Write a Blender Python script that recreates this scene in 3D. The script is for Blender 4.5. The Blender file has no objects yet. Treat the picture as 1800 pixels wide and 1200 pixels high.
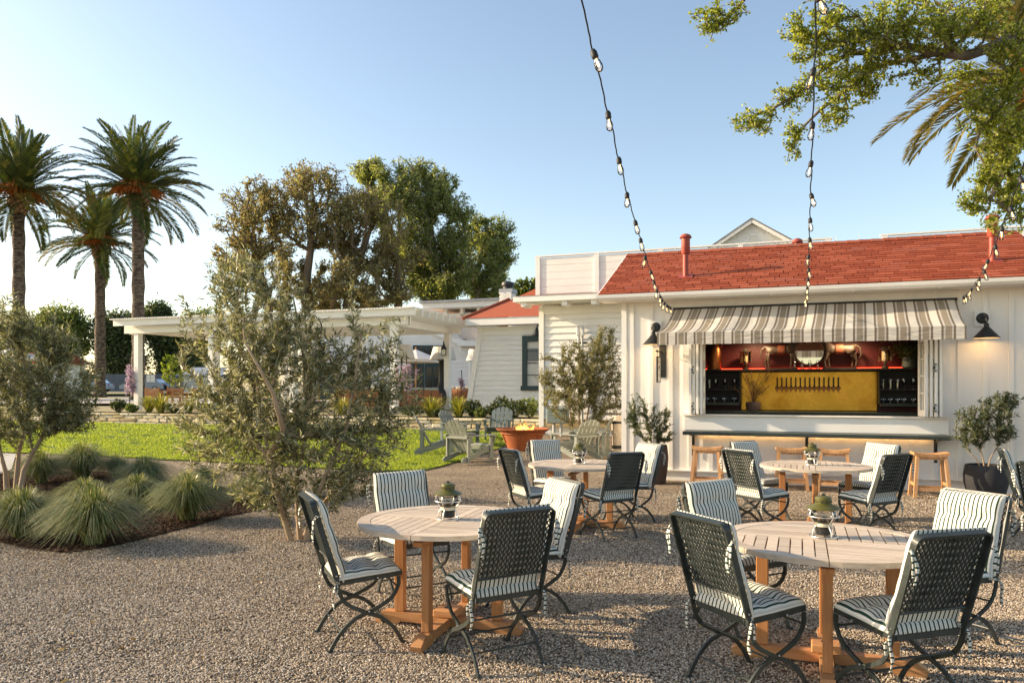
import bpy, bmesh, math, random
import numpy as np
from mathutils import Vector, Matrix
R = math.radians
C = bpy.context.scene.collection
SC = bpy.context.scene
rng = random.Random(7)
nrg = np.random.default_rng(11)

# ---------------------------------------------------------------- camera, sky, sun, exposure
F, HZ, H = 1320.0, 682.0, 1.63          # focal length and horizon in photo pixels (1800 wide), eye height in metres
cam_d = bpy.data.cameras.new('camera'); cam = bpy.data.objects.new('camera', cam_d); C.objects.link(cam)
cam.location = (0, 0, H); cam.rotation_euler = (R(90), 0, 0)
cam_d.sensor_width = 36; cam_d.lens = 36 * F / 1800
cam_d.shift_y = (HZ - 600) / 1800
cam_d.clip_start = 0.05; cam_d.clip_end = 3000
SC.camera = cam
SUN_AZ = R(170.5)      # direction towards the sun, counted from +X to +Y
SUN_EL = R(21)
world = bpy.data.worlds.new('World'); SC.world = world; world.use_nodes = True
wn = world.node_tree.nodes; wl = world.node_tree.links
bg = wn['Background']; sky = wn.new('ShaderNodeTexSky'); sky.sky_type = 'NISHITA'; sky.sun_disc = False
sky.sun_elevation = SUN_EL; sky.sun_rotation = R(90) - SUN_AZ
sky.air_density = 1.0; sky.dust_density = 1.2; sky.ozone_density = 1.0
bg.inputs['Strength'].default_value = 0.15
wl.new(sky.outputs[0], bg.inputs['Color'])
sun_d = bpy.data.lights.new('sun', 'SUN'); sun = bpy.data.objects.new('sun', sun_d); C.objects.link(sun)
sun_d.energy = 4.6; sun_d.angle = R(0.6); sun_d.color = (1.0, 0.83, 0.62)
sd = Vector((math.cos(SUN_AZ) * math.cos(SUN_EL), math.sin(SUN_AZ) * math.cos(SUN_EL), math.sin(SUN_EL)))
sun.rotation_euler = sd.to_track_quat('Z', 'Y').to_euler(); sun.location = sd * 60
SC.view_settings.view_transform = 'Standard'; SC.view_settings.look = 'None'
SC.view_settings.gamma = 1.0; SC.view_settings.use_curve_mapping = False
SC.view_settings.exposure = 0.92
SC.view_settings.use_white_balance = True; SC.view_settings.white_balance_temperature = 7100; SC.view_settings.white_balance_tint = 10
SC.cycles.max_bounces = 6; SC.cycles.transparent_max_bounces = 12
SC.cycles.use_denoising = True

# ---------------------------------------------------------------- measuring helpers (photo pixel -> place)
def at(px, py, Y):
    return Vector(((px - 900) / F * Y, Y, H - (py - HZ) / F * Y))
def gnd(px, py, z=0.0):
    Y = F * (H - z) / (py - HZ)
    return Vector(((px - 900) / F * Y, Y, z))
WA = R(19.95)
U = Vector((math.cos(WA), -math.sin(WA), 0)); N = Vector((-math.sin(WA), -math.cos(WA), 0))   # along the buildings, out of their fronts
class Wall:
    """a vertical plane parallel to the bar front; s along it, n out of it"""
    def __init__(s_, o): s_.o = Vector((o[0], o[1], 0))
    def s(s_, px, n=0.0):
        k = (px - 900) / F; o = s_.o + N * n
        return (k * o.y - o.x) / (U.x - k * U.y)
    def sz(s_, px, py, n=0.0):
        s = s_.s(px, n); p = s_.o + N * n + U * s
        return s, H - (py - HZ) / F * p.y
    def p(s_, s, n, z): return s_.o + U * s + N * n + Vector((0, 0, z))
BAR = Wall(gnd(1165, 842.7))
MAIN = Wall(at(1020, 700, 22.5))
ROTW = -WA                       # z-rotation of things aligned with the buildings (local x = U, local y = -N)

# ---------------------------------------------------------------- mesh builders
class MB:
    def __init__(s): s.v = []; s.f = []; s.uv = None
    def add(s, vs, fs, M=None):
        b = len(s.v)
        if M is not None: vs = [M @ Vector(v) for v in vs]
        s.v += [tuple(v) for v in vs]; s.f += [tuple(b + i for i in f) for f in fs]; return s
    def box(s, c, d, rz=0.0, M=None, bev=0.0):
        x, y, z = d[0] / 2, d[1] / 2, d[2] / 2
        if bev <= 0:
            vs = [(-x,-y,-z),(x,-y,-z),(x,y,-z),(-x,y,-z),(-x,-y,z),(x,-y,z),(x,y,z),(-x,y,z)]
            fs = [(3,2,1,0),(4,5,6,7),(0,1,5,4),(1,2,6,5),(2,3,7,6),(3,0,4,7)]
        else:
            b = min(bev, x * .45, y * .45, z * .45); vs = []; 
            for zz, i in ((-z, b), (-z + b, 0), (z - b, 0), (z, b)):
                X, Y = x - i, y - i
                vs += [(-X + (b-i), -Y, zz), (X - (b-i), -Y, zz), (X, -Y + (b-i), zz), (X, Y - (b-i), zz), (X - (b-i), Y, zz), (-X + (b-i), Y, zz), (-X, Y - (b-i), zz), (-X, -Y + (b-i), zz)]
            fs = [tuple(range(7, -1, -1)), tuple(range(24, 32))]
            for k in range(3):
                for j in range(8): fs.append((k*8+j, k*8+(j+1)%8, k*8+8+(j+1)%8, k*8+8+j))
        T = Matrix.Translation(c) @ Matrix.Rotation(rz, 4, 'Z')
        if M is not None: T = M @ T
        return s.add(vs, fs, T)
    def beam(s, a, b, w, h, up=(0,0,1), bev=0.0):
        """box from a to b, w across, h along up"""
        a, b = Vector(a), Vector(b); d = b - a; L = d.length; y = d.normalized(); u = Vector(up)
        x = y.cross(u)
        if x.length < 1e-4: x = y.cross(Vector((1,0,0)))
        x.normalize(); z = x.cross(y)
        M = Matrix((x, y, z)).transposed().to_4x4(); M.translation = (a + b) / 2
        return s.box((0,0,0), (w, L, h), 0, M, bev)
    def tube(s, pts, rad, seg=8, cap=True):
        pts = [Vector(p) for p in pts]; n = len(pts)
        if not hasattr(rad, '__len__'): rad = [rad] * n
        b = len(s.v); ref = None
        for i, p in enumerate(pts):
            t = (pts[min(i+1, n-1)] - pts[max(i-1, 0)]).normalized()
            if ref is None: ref = t.orthogonal().normalized()
            ref = ref - t * ref.dot(t)
            if ref.length < 1e-5: ref = t.orthogonal()
            ref.normalize(); w = t.cross(ref)
            for k in range(seg):
                a = 2 * math.pi * k / seg
                s.v.append(tuple(p + (ref * math.cos(a) + w * math.sin(a)) * rad[i]))
        for i in range(n - 1):
            for k in range(seg):
                s.f.append((b+i*seg+k, b+i*seg+(k+1)%seg, b+(i+1)*seg+(k+1)%seg, b+(i+1)*seg+k))
        if cap: s.f.append(tuple(b+k for k in range(seg-1,-1,-1))); s.f.append(tuple(b+(n-1)*seg+k for k in range(seg)))
        return s
    def lathe(s, prof, seg=16, c=(0,0,0), M=None, cap=True):
        vs = []; fs = []; n = len(prof)
        for r, z in prof:
            for k in range(seg):
                a = 2*math.pi*k/seg; vs.append((c[0]+r*math.cos(a), c[1]+r*math.sin(a), c[2]+z))
        for i in range(n-1):
            for k in range(seg): fs.append((i*seg+k, i*seg+(k+1)%seg, (i+1)*seg+(k+1)%seg, (i+1)*seg+k))
        if cap:
            fs.append(tuple(range(seg-1,-1,-1))); fs.append(tuple((n-1)*seg+k for k in range(seg)))
        return s.add(vs, fs, M)
    def prism(s, poly, h, M=None):
        """flat polygon (x,y) extruded from z=0 to h"""
        n = len(poly); vs = [(x,y,0) for x,y in poly] + [(x,y,h) for x,y in poly]
        fs = [tuple(range(n-1,-1,-1)), tuple(range(n,2*n))] + [(i,(i+1)%n,n+(i+1)%n,n+i) for i in range(n)]
        return s.add(vs, fs, M)
    def ribbon(s, pts, w, t, x):
        """flat bar following (y,z) points in a side plane: w in that plane, t across x"""
        P = [Vector((0,a,b)) for a,b in pts]; n = len(P); b = len(s.v)
        for i,p in enumerate(P):
            d = (P[min(i+1,n-1)]-P[max(i-1,0)]).normalized(); q = Vector((0,-d.z,d.y))*w/2
            for a,c in ((1,-1),(1,1),(-1,1),(-1,-1)):
                v = p+q*a; s.v.append((x+c*t/2, v.y, v.z))
        for i in range(n-1):
            for k in range(4): s.f.append((b+i*4+k, b+i*4+(k+1)%4, b+i*4+4+(k+1)%4, b+i*4+4+k))
        s.f.append((b+3,b+2,b+1,b)); e=b+(n-1)*4; s.f.append((e,e+1,e+2,e+3)); return s
    def mesh(s, name, mat, smooth=False):
        me = bpy.data.meshes.new(name); me.from_pydata(s.v, [], s.f)
        if s.uv is not None:
            l = me.uv_layers.new(name='UVMap'); vi = np.empty(len(me.loops), np.int32); me.loops.foreach_get('vertex_index', vi)
            l.data.foreach_set('uv', np.asarray(s.uv, np.float32)[vi].ravel())
        if mat is not None: me.materials.append(mat)
        if smooth: me.polygons.foreach_set('use_smooth', [True]*len(me.polygons))
        bm = bmesh.new(); bm.from_mesh(me); bmesh.ops.recalc_face_normals(bm, faces=bm.faces); bm.to_mesh(me); bm.free()
        me.update(); return me
    def build(s, name, mat, parent=None, smooth=False, auto=None):
        return link(name, s.mesh(name, mat, smooth or auto is not None), parent, auto)
def link(name, me, parent=None, auto=None):
    o = bpy.data.objects.new(name, me); C.objects.link(o)
    if parent is not None: o.parent = parent
    if auto is not None: sharp(me, auto)
    return o
def sharp(me, deg):
    bm = bmesh.new(); bm.from_mesh(me); lim = R(deg)
    for e in bm.edges:
        if len(e.link_faces) == 2 and e.calc_face_angle(0) > lim: e.smooth = False
    bm.to_mesh(me); bm.free()
def np_mesh(name, V, Q, mat, smooth=False, uv=None):
    V = np.asarray(V, np.float32); Q = np.asarray(Q, np.int32); k = Q.shape[1]
    me = bpy.data.meshes.new(name); me.vertices.add(len(V)); me.vertices.foreach_set('co', V.ravel())
    me.loops.add(Q.size); me.loops.foreach_set('vertex_index', Q.ravel())
    me.polygons.add(len(Q)); me.polygons.foreach_set('loop_start', np.arange(0, Q.size, k, dtype=np.int32))
    try: me.polygons.foreach_set('loop_total', np.full(len(Q), k, np.int32))
    except Exception: pass
    if smooth: me.polygons.foreach_set('use_smooth', np.ones(len(Q), bool))
    if uv is not None:
        l = me.uv_layers.new(name='UVMap'); l.data.foreach_set('uv', np.asarray(uv, np.float32)[Q.ravel()].ravel())
    me.materials.append(mat); me.update(calc_edges=True); me.validate(); return me
def empty(name, loc=(0,0,0), rz=0.0):
    o = bpy.data.objects.new(name, None); C.objects.link(o); o.location = loc; o.rotation_euler = (0,0,rz); o.empty_display_size = .2; return o
def tag(o, label=None, cat=None, group=None, kind=None):
    if label: o['label'] = label
    if cat: o['category'] = cat
    if group: o['group'] = group
    if kind: o['kind'] = kind
    return o
def copy_tree(o, parent=None):
    c = o.copy(); C.objects.link(c); c.parent = parent
    for ch in o.children: copy_tree(ch, c)
    return c
def catmull(pts, n=6):
    P = [Vector(p) for p in pts]; out = []
    for i in range(len(P)-1):
        a,b,c,d = P[max(i-1,0)],P[i],P[i+1],P[min(i+2,len(P)-1)]
        for k in range(n):
            t = k/n; out.append(.5*((2*b)+(c-a)*t+(2*a-5*b+4*c-d)*t*t+(3*b-a-3*c+d)*t**3))
    out.append(P[-1]); return out

# ---------------------------------------------------------------- materials
def nodes(name):
    m = bpy.data.materials.new(name); m.use_nodes = True; nt = m.node_tree
    return m, nt.nodes, nt.links, nt.nodes['Principled BSDF']
def ramp(n, stops):
    r = n.new('ShaderNodeValToRGB'); e = r.color_ramp.elements
    while len(e) < len(stops): e.new(.5)
    for k,(p,c) in enumerate(stops): e[k].position = p; e[k].color = (*c,1)
    return r
def pm(name, c1, c2=None, scale=6., rough=.6, bump=0., bscale=40., metal=0., stretch=(1,1,1), spec=.5, detail=6., c3=None, rvar=0.):
    """paint, metal or stone: two or three tones of noise, optional relief"""
    m,n,l,b = nodes(name); b.inputs['Roughness'].default_value = rough; b.inputs['Metallic'].default_value = metal
    b.inputs['Specular IOR Level'].default_value = spec
    tc = n.new('ShaderNodeTexCoord'); mp = n.new('ShaderNodeMapping'); mp.inputs['Scale'].default_value = stretch
    l.new(tc.outputs['Object'], mp.inputs[0])
    if c2 is None: b.inputs['Base Color'].default_value = (*c1,1)
    else:
        t = n.new('ShaderNodeTexNoise'); t.inputs['Scale'].default_value = scale; t.inputs['Detail'].default_value = detail; t.inputs['Roughness'].default_value=.62
        l.new(mp.outputs[0], t.inputs['Vector'])
        st = [(.32,c1),(.68,c2)] if c3 is None else [(.28,c1),(.5,c2),(.72,c3)]
        r = ramp(n, st); l.new(t.outputs[0], r.inputs[0]); l.new(r.outputs[0], b.inputs['Base Color'])
        if rvar:
            q = n.new('ShaderNodeMapRange'); q.inputs[3].default_value = rough-rvar; q.inputs[4].default_value = rough+rvar
            l.new(t.outputs[0], q.inputs[0]); l.new(q.outputs[0], b.inputs['Roughness'])
    if bump:
        t2 = n.new('ShaderNodeTexNoise'); t2.inputs['Scale'].default_value = bscale; t2.inputs['Detail'].default_value = 5
        l.new(mp.outputs[0], t2.inputs['Vector']); bp = n.new('ShaderNodeBump'); bp.inputs['Strength'].default_value = bump; bp.inputs['Distance'].default_value = .01
        l.new(t2.outputs[0], bp.inputs['Height']); l.new(bp.outputs[0], b.inputs['Normal'])
    return m
def leafmat(name, stops, trans=.35, rough=.5, spec=.4, tint=None):
    """leaf: a tone per leaf, light shows through"""
    m,n,l,b = nodes(name); g = n.new('ShaderNodeNewGeometry'); r = ramp(n, stops); l.new(g.outputs['Random Per Island'], r.inputs[0])
    l.new(r.outputs[0], b.inputs['Base Color']); b.inputs['Roughness'].default_value = rough; b.inputs['Specular IOR Level'].default_value = spec
    tr = n.new('ShaderNodeBsdfTranslucent'); mx = n.new('ShaderNodeMixShader'); mx.inputs[0].default_value = trans
    mul = n.new('ShaderNodeMix'); mul.data_type='RGBA'; mul.blend_type='MULTIPLY'; mul.inputs[0].default_value=1
    l.new(r.outputs[0], mul.inputs[6]); mul.inputs[7].default_value = (*(tint or (1.6,1.5,.7)),1); l.new(mul.outputs[2], tr.inputs[0])
    l.new(b.outputs[0], mx.inputs[1]); l.new(tr.outputs[0], mx.inputs[2]); l.new(mx.outputs[0], n['Material Output'].inputs[0]); return m
def woodmat(name, ca, cb, cc, scale=3., rough=.55, axis='Y', bump=.15):
    """grain drawn out along one axis, a tone per piece"""
    m,n,l,b = nodes(name); tc = n.new('ShaderNodeTexCoord'); mp = n.new('ShaderNodeMapping')
    s = {'X':(1,14,14),'Y':(14,1,14),'Z':(14,14,1)}[axis]; mp.inputs['Scale'].default_value = s
    oi = n.new('ShaderNodeObjectInfo'); ad = n.new('ShaderNodeVectorMath'); ad.operation='ADD'
    l.new(tc.outputs['Object'], ad.inputs[0]); l.new(oi.outputs['Random'], ad.inputs[1]); l.new(ad.outputs[0], mp.inputs[0])
    t = n.new('ShaderNodeTexNoise'); t.inputs['Scale'].default_value=scale; t.inputs['Detail'].default_value=8; t.inputs['Roughness'].default_value=.65; t.inputs['Distortion'].default_value=.6
    l.new(mp.outputs[0], t.inputs['Vector']); r = ramp(n, [(.3,ca),(.5,cb),(.7,cc)]); l.new(t.outputs[0], r.inputs[0])
    hs = n.new('ShaderNodeHueSaturation'); mr = n.new('ShaderNodeMapRange'); mr.inputs[3].default_value=.85; mr.inputs[4].default_value=1.13
    l.new(oi.outputs['Random'], mr.inputs[0]); l.new(mr.outputs[0], hs.inputs['Value']); l.new(r.outputs[0], hs.inputs['Color']); l.new(hs.outputs[0], b.inputs['Base Color'])
    b.inputs['Roughness'].default_value = rough; b.inputs['Specular IOR Level'].default_value=.3
    bp = n.new('ShaderNodeBump'); bp.inputs['Strength'].default_value=bump; bp.inputs['Distance'].default_value=.004; l.new(t.outputs[0], bp.inputs['Height']); l.new(bp.outputs[0], b.inputs['Normal'])
    return m
def glassmat(name, col=(1,1,1), rough=.02, clear=.8, spec=.5):
    """thin glass: mostly clear, a fresnel gloss on top"""
    m,n,l,b = nodes(name); b.inputs['Base Color'].default_value=(*col,1); b.inputs['Roughness'].default_value=rough; b.inputs['Metallic'].default_value=0
    tr = n.new('ShaderNodeBsdfTransparent'); tr.inputs[0].default_value=(*col,1); gl = n.new('ShaderNodeBsdfGlossy'); gl.inputs['Roughness'].default_value=rough
    fr = n.new('ShaderNodeFresnel'); fr.inputs[0].default_value=1.5; ma = n.new('ShaderNodeMath'); ma.operation='MULTIPLY_ADD'; ma.inputs[1].default_value=1.; ma.inputs[2].default_value=1-clear-.15 if clear<.85 else .02
    l.new(fr.outputs[0], ma.inputs[0]); mx = n.new('ShaderNodeMixShader'); l.new(ma.outputs[0], mx.inputs[0]); l.new(tr.outputs[0], mx.inputs[1]); l.new(gl.outputs[0], mx.inputs[2])
    l.new(mx.outputs[0], n['Material Output'].inputs[0]); n.remove(b); return m
def emit(name, col, s):
    m,n,l,b = nodes(name); b.inputs['Base Color'].default_value=(*col,1); b.inputs['Emission Color'].default_value=(*col,1); b.inputs['Emission Strength'].default_value=s; return m

WHITE = pm('white_paint', (.80,.765,.70), (.86,.83,.77), 1.3, .55, .12, 60, stretch=(1,1,.25))
WHITE2 = pm('old_white_paint', (.77,.74,.69), (.85,.83,.78), 2.2, .6, .2, 30, stretch=(.4,1,1))
TRIMW = pm('trim_paint', (.82,.79,.73), (.87,.845,.79), 2., .5)
BLACK = pm('black_iron', (.012,.013,.013), (.03,.032,.031), 9, .45, .1, 90, spec=.4)
IRON = pm('green_black_iron', (.018,.024,.022), (.042,.052,.048), 14, .42, .08, 120, spec=.45, rvar=.1)
DKGREEN = pm('dark_green_paint', (.008,.03,.03), (.014,.042,.042), 5, .45)
REDROOF = pm('red_shingle', (.30,.05,.026), (.42,.082,.042), 1.6, .85, .5, 160, spec=.2, c3=(.36,.06,.03))
REDMETAL = pm('red_metal', (.30,.05,.03), (.38,.075,.045), 6, .5, rvar=.1)
TEAK = woodmat('oiled_teak', (.36,.15,.055), (.46,.205,.08), (.53,.26,.11), 3, .5, 'Z')
TEAKX = woodmat('oiled_teak_beam', (.40,.18,.07), (.50,.245,.105), (.56,.30,.14), 3, .5, 'X')
TEAKG = woodmat('weathered_teak', (.44,.345,.25), (.58,.47,.36), (.68,.575,.45), 3, .6, 'X', .25)
STOOLW = woodmat('stool_wood', (.40,.20,.085), (.52,.28,.13), (.60,.35,.18), 2.5, .5, 'Z')
STONE_DK = pm('soapstone', (.012,.02,.018), (.035,.05,.045), 3, .35, c3=(.02,.032,.03))
# ---------------------------------------------------------------- ground
def terr(Y):
    if Y < 15.5: return 0.0
    if Y < 24: return (Y - 15.5) / 8.5 * .27
    return .27
def gt(px, py):
    z = 0.0
    for _ in range(12): p = gnd(px, py, z); z = terr(p.y)
    return p
def sheet(name, poly, dz, mat, step=.35, fray=0.0):
    """a flat-lying patch following the terrain; the edge may wander a little"""
    bm = bmesh.new(); P = []
    n = len(poly)
    for i in range(n):
        a, b = Vector(poly[i][:2]), Vector(poly[(i+1) % n][:2]); k = max(1, int((b-a).length / step))
        for j in range(k):
            p = a.lerp(b, j / k)
            if fray: p += Vector((rng.gauss(0, fray), rng.gauss(0, fray)))
            P.append(p)
    ys = [p.y for p in P]
    vs = [bm.verts.new((p.x, p.y, 0)) for p in P]; bm.faces.new(vs)
    for yc in (15.5, 18, 21, 24):
        g = bm.verts[:] + bm.edges[:] + bm.faces[:]
        bmesh.ops.bisect_plane(bm, geom=g, plane_co=(0, yc, 0), plane_no=(0, 1, 0))
    bmesh.ops.triangulate(bm, faces=bm.faces[:])
    for v in bm.verts: v.co.z = terr(v.co.y) + dz
    bmesh.ops.recalc_face_normals(bm, faces=bm.faces)
    for f in bm.faces:
        if f.normal.z < 0: f.normal_flip()
    me = bpy.data.meshes.new(name); bm.to_mesh(me); bm.free(); me.materials.append(mat)
    return tag(link(name, me), kind='structure')

def gravelmat():
    m,n,l,b = nodes('gravel_bed'); tc = n.new('ShaderNodeTexCoord')
    v = n.new('ShaderNodeTexVoronoi'); v.inputs['Scale'].default_value = 62; v.inputs['Randomness'].default_value=1
    v2 = n.new('ShaderNodeTexVoronoi'); v2.inputs['Scale'].default_value = 62; v2.feature='DISTANCE_TO_EDGE'
    ns = n.new('ShaderNodeTexNoise'); ns.inputs['Scale'].default_value = 30; ns.inputs['Detail'].default_value=3
    ad = n.new('ShaderNodeMix'); ad.data_type='VECTOR'; ad.inputs[0].default_value=.03
    l.new(tc.outputs['Object'], ns.inputs['Vector']); l.new(tc.outputs['Object'], ad.inputs[4]); l.new(ns.outputs[1], ad.inputs[5])
    l.new(ad.outputs[1], v.inputs['Vector']); l.new(ad.outputs[1], v2.inputs['Vector'])
    sep = n.new('ShaderNodeSeparateColor'); l.new(v.outputs['Color'], sep.inputs[0])
    r = ramp(n, [(0,(.10,.075,.052)),(.25,(.25,.19,.13)),(.5,(.38,.295,.205)),(.75,(.49,.395,.285)),(1,(.62,.54,.43))]); l.new(sep.outputs[0], r.inputs[0])
    big = n.new('ShaderNodeTexNoise'); big.inputs['Scale'].default_value=.9; big.inputs['Detail'].default_value=5; l.new(tc.outputs['Object'], big.inputs['Vector'])
    br = ramp(n, [(.35,(.72,.72,.73)),(.65,(1.08,1.05,1.0))]); l.new(big.outputs[0], br.inputs[0])  # broad darker patches: dappled shade put into the gravel colour
    mu = n.new('ShaderNodeMix'); mu.data_type='RGBA'; mu.blend_type='MULTIPLY'; mu.inputs[0].default_value=1; l.new(r.outputs[0], mu.inputs[6]); l.new(br.outputs[0], mu.inputs[7])
    l.new(mu.outputs[2], b.inputs['Base Color']); b.inputs['Roughness'].default_value=.85; b.inputs['Specular IOR Level'].default_value=.25
    mr = n.new('ShaderNodeMapRange'); mr.inputs[2].default_value=.25; l.new(v2.outputs['Distance'], mr.inputs[0])
    bp = n.new('ShaderNodeBump'); bp.inputs['Strength'].default_value=1; bp.inputs['Distance'].default_value=.02; l.new(mr.outputs[0], bp.inputs['Height']); l.new(bp.outputs[0], b.inputs['Normal'])
    return m
def pebblemat():
    m,n,l,b = nodes('pebble'); oi = n.new('ShaderNodeObjectInfo')
    r = ramp(n, [(0,(.07,.052,.04)),(.2,(.22,.165,.115)),(.42,(.36,.28,.195)),(.62,(.47,.375,.275)),(.85,(.55,.455,.345)),(1,(.68,.61,.51))]); l.new(oi.outputs['Random'], r.inputs[0])
    l.new(r.outputs[0], b.inputs['Base Color']); b.inputs['Roughness'].default_value=.75; b.inputs['Specular IOR Level'].default_value=.3; return m
GRAVEL = gravelmat()
sheet('gravel_ground', [(-16,.5),(14,.5),(14,20),(3.2,22.6),(-16,24)], 0.0, GRAVEL, 4)
def scatter(name, pts, mat, smin, smax, flat=(1,1,.7), label=None, cat=None, seed=1, prim='ico', rot=True, mesh=None, srange=(.6,1.0)):
    """many small pieces on points: one mass"""
    me = bpy.data.meshes.new(name); me.vertices.add(len(pts)); me.vertices.foreach_set('co', np.asarray(pts, np.float32).ravel()); me.update()
    o = link(name, me); ng = bpy.data.node_groups.new(name + '_spread', 'GeometryNodeTree')
    ng.interface.new_socket('Geometry', in_out='INPUT', socket_type='NodeSocketGeometry'); ng.interface.new_socket('Geometry', in_out='OUTPUT', socket_type='NodeSocketGeometry')
    n, l = ng.nodes, ng.links; gi = n.new('NodeGroupInput'); go = n.new('NodeGroupOutput')
    ico = n.new('GeometryNodeMeshIcoSphere'); ico.inputs['Radius'].default_value = 1; ico.inputs['Subdivisions'].default_value = 1 if prim == 'ico' else 2
    sm = n.new('GeometryNodeSetMaterial'); sm.inputs['Material'].default_value = mat; l.new(ico.outputs[0], sm.inputs[0])
    ip = n.new('GeometryNodeInstanceOnPoints'); l.new(gi.outputs[0], ip.inputs['Points']); l.new(sm.outputs[0], ip.inputs['Instance'])
    rv = n.new('FunctionNodeRandomValue'); rv.data_type='FLOAT_VECTOR'; rv.inputs[0].default_value=(0,0,0); rv.inputs[1].default_value=(.7,.7,6.28); rv.inputs['Seed'].default_value=seed
    l.new(rv.outputs[0], ip.inputs['Rotation'])
    sv = n.new('FunctionNodeRandomValue'); sv.data_type='FLOAT_VECTOR'; sv.inputs[0].default_value=tuple(smin*f for f in flat); sv.inputs[1].default_value=tuple(smax*f for f in flat); sv.inputs['Seed'].default_value=seed+5
    l.new(sv.outputs[0], ip.inputs['Scale']); l.new(ip.outputs[0], go.inputs[0])
    md = o.modifiers.new('spread', 'NODES'); md.node_group = ng
    return tag(o, label, cat, kind='stuff')
# regions lying on the gravel
LAWN = [gt(-420,788),gt(-100,792),gt(180,803),gt(300,809),gt(430,815),gt(560,824),gt(660,829),gt(745,827),gt(800,814),gt(835,803),gt(868,792),gt(905,778),gt(950,764),gt(985,757)]
RW = Wall(at(850, 700, 24))
LAWN += [RW.p(3.3,.25,0), RW.p(-24,.25,0)]
MULCH = [gt(-300,960),gt(0,954),gt(60,966),gt(116,972),gt(202,960),gt(289,939),gt(405,907),gt(488,890),gt(505,880),gt(470,868),gt(400,858),gt(330,850),gt(280,842),gt(235,824),gt(190,812),gt(110,806),gt(30,812),gt(-60,820),gt(-300,830)]
def lawnmat():
    m,n,l,b = nodes('lawn_turf'); tc = n.new('ShaderNodeTexCoord'); t = n.new('ShaderNodeTexNoise'); t.inputs['Scale'].default_value=1.2; t.inputs['Detail'].default_value=9; t.inputs['Roughness'].default_value=.7
    l.new(tc.outputs['Object'], t.inputs['Vector']); r = ramp(n, [(.3,(.05,.085,.014)),(.5,(.085,.135,.022)),(.7,(.13,.18,.035))]); l.new(t.outputs[0], r.inputs[0]); l.new(r.outputs[0], b.inputs['Base Color'])
    b.inputs['Roughness'].default_value=.9; b.inputs['Specular IOR Level'].default_value=.1; return m
sheet('lawn', LAWN, .02, lawnmat(), .5, .05)
MULCHM = pm('bark_mulch', (.028,.017,.011), (.075,.045,.028), 34, .95, 1., 60, spec=.1, c3=(.045,.028,.018))
sheet('mulch_bed', MULCH, .012, MULCHM, .3, .025)
sheet('path', [gt(-260,845),gt(-260,800),gt(-20,796),gt(28,799),gt(20,826),gt(-10,838)], .024, pm('pale_concrete', (.40,.38,.33), (.50,.48,.43), 4, .85, .3, 60), .5)
def inpoly(P, X, Y):
    c = np.zeros(len(X), bool); n = len(P); j = n-1
    for i in range(n):
        xi,yi,xj,yj = P[i][0],P[i][1],P[j][0],P[j][1]
        with np.errstate(divide='ignore', invalid='ignore'):
            c ^= ((yi > Y) != (yj > Y)) & (X < (xj-xi)*(Y-yi)/(yj-yi+1e-12)+xi)
        j = i
    return c
def spread(y0, y1, dens, k=.74):
    n = int(dens * k * (y1*y1-y0*y0)); Y = np.sqrt(nrg.random(n)*(y1*y1-y0*y0)+y0*y0); X = (nrg.random(n)*2-1)*k*Y; return X, Y
pts = []
for y0,y1,d in ((2.9,4.4,8000),(4.4,6.,6500),(6.,8.5,3600),(8.5,12.,1600)):
    X,Y = spread(y0,y1,d); keep = ~inpoly(MULCH,X,Y); X,Y = X[keep],Y[keep]
    hh = np.sin(X*2.3+1.3*np.sin(Y*1.7))*np.sin(Y*2.9+np.cos(X*1.9))*.5+np.sin(X*6.1+Y*3.3)*np.sin(Y*7.3-X*2.2)*.5
    pts.append(np.c_[X,Y,.002+.009*np.maximum(hh,0)*nrg.random(len(X))])
pts = np.concatenate(pts); PEB = pebblemat()
scatter('gravel', pts, PEB, .0032, .0080, (1.2,1,.8), 'warm tan and grey pea gravel covering the terrace', 'gravel', 3)
# bark chips on the bed
X,Y = spread(7,14.5,900,.8); k = inpoly(MULCH,X,Y); CHIP = pm('bark_chip', (.035,.02,.013), (.11,.065,.04), 9, .9, spec=.1)
scatter('mulch', np.c_[X[k],Y[k],np.full(k.sum(),.018)], CHIP, .006, .02, (2.2,.8,.35), 'dark brown bark chips covering the planting bed', 'mulch', 9)

# ---------------------------------------------------------------- the bar
bar = empty('bar_building', BAR.o, ROTW)     # local x along the front, y into the building
tag(bar, 'cream board and batten bar hut with red shingle roof and open serving hatch', 'building')
s0, s1 = -.738, 5.72; WT = 3.22
OL, OR, OB, OT = .47, 4.39, 1.15, 2.46       # serving hatch
m = MB(); T = .09
m.box(((s0+OL)/2, T/2, (WT+.18)/2), (OL-s0, T, WT-.18)); m.box(((OR+s1)/2, T/2, (WT+.18)/2), (s1-OR, T, WT-.18))
m.box(((OL+OR)/2, T/2, (OB+.18)/2), (OR-OL, T, OB-.18)); m.box(((OL+OR)/2, T/2, (OT+WT)/2), (OR-OL, T, WT-OT))
m.build('front_wall', WHITE, bar)
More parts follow.
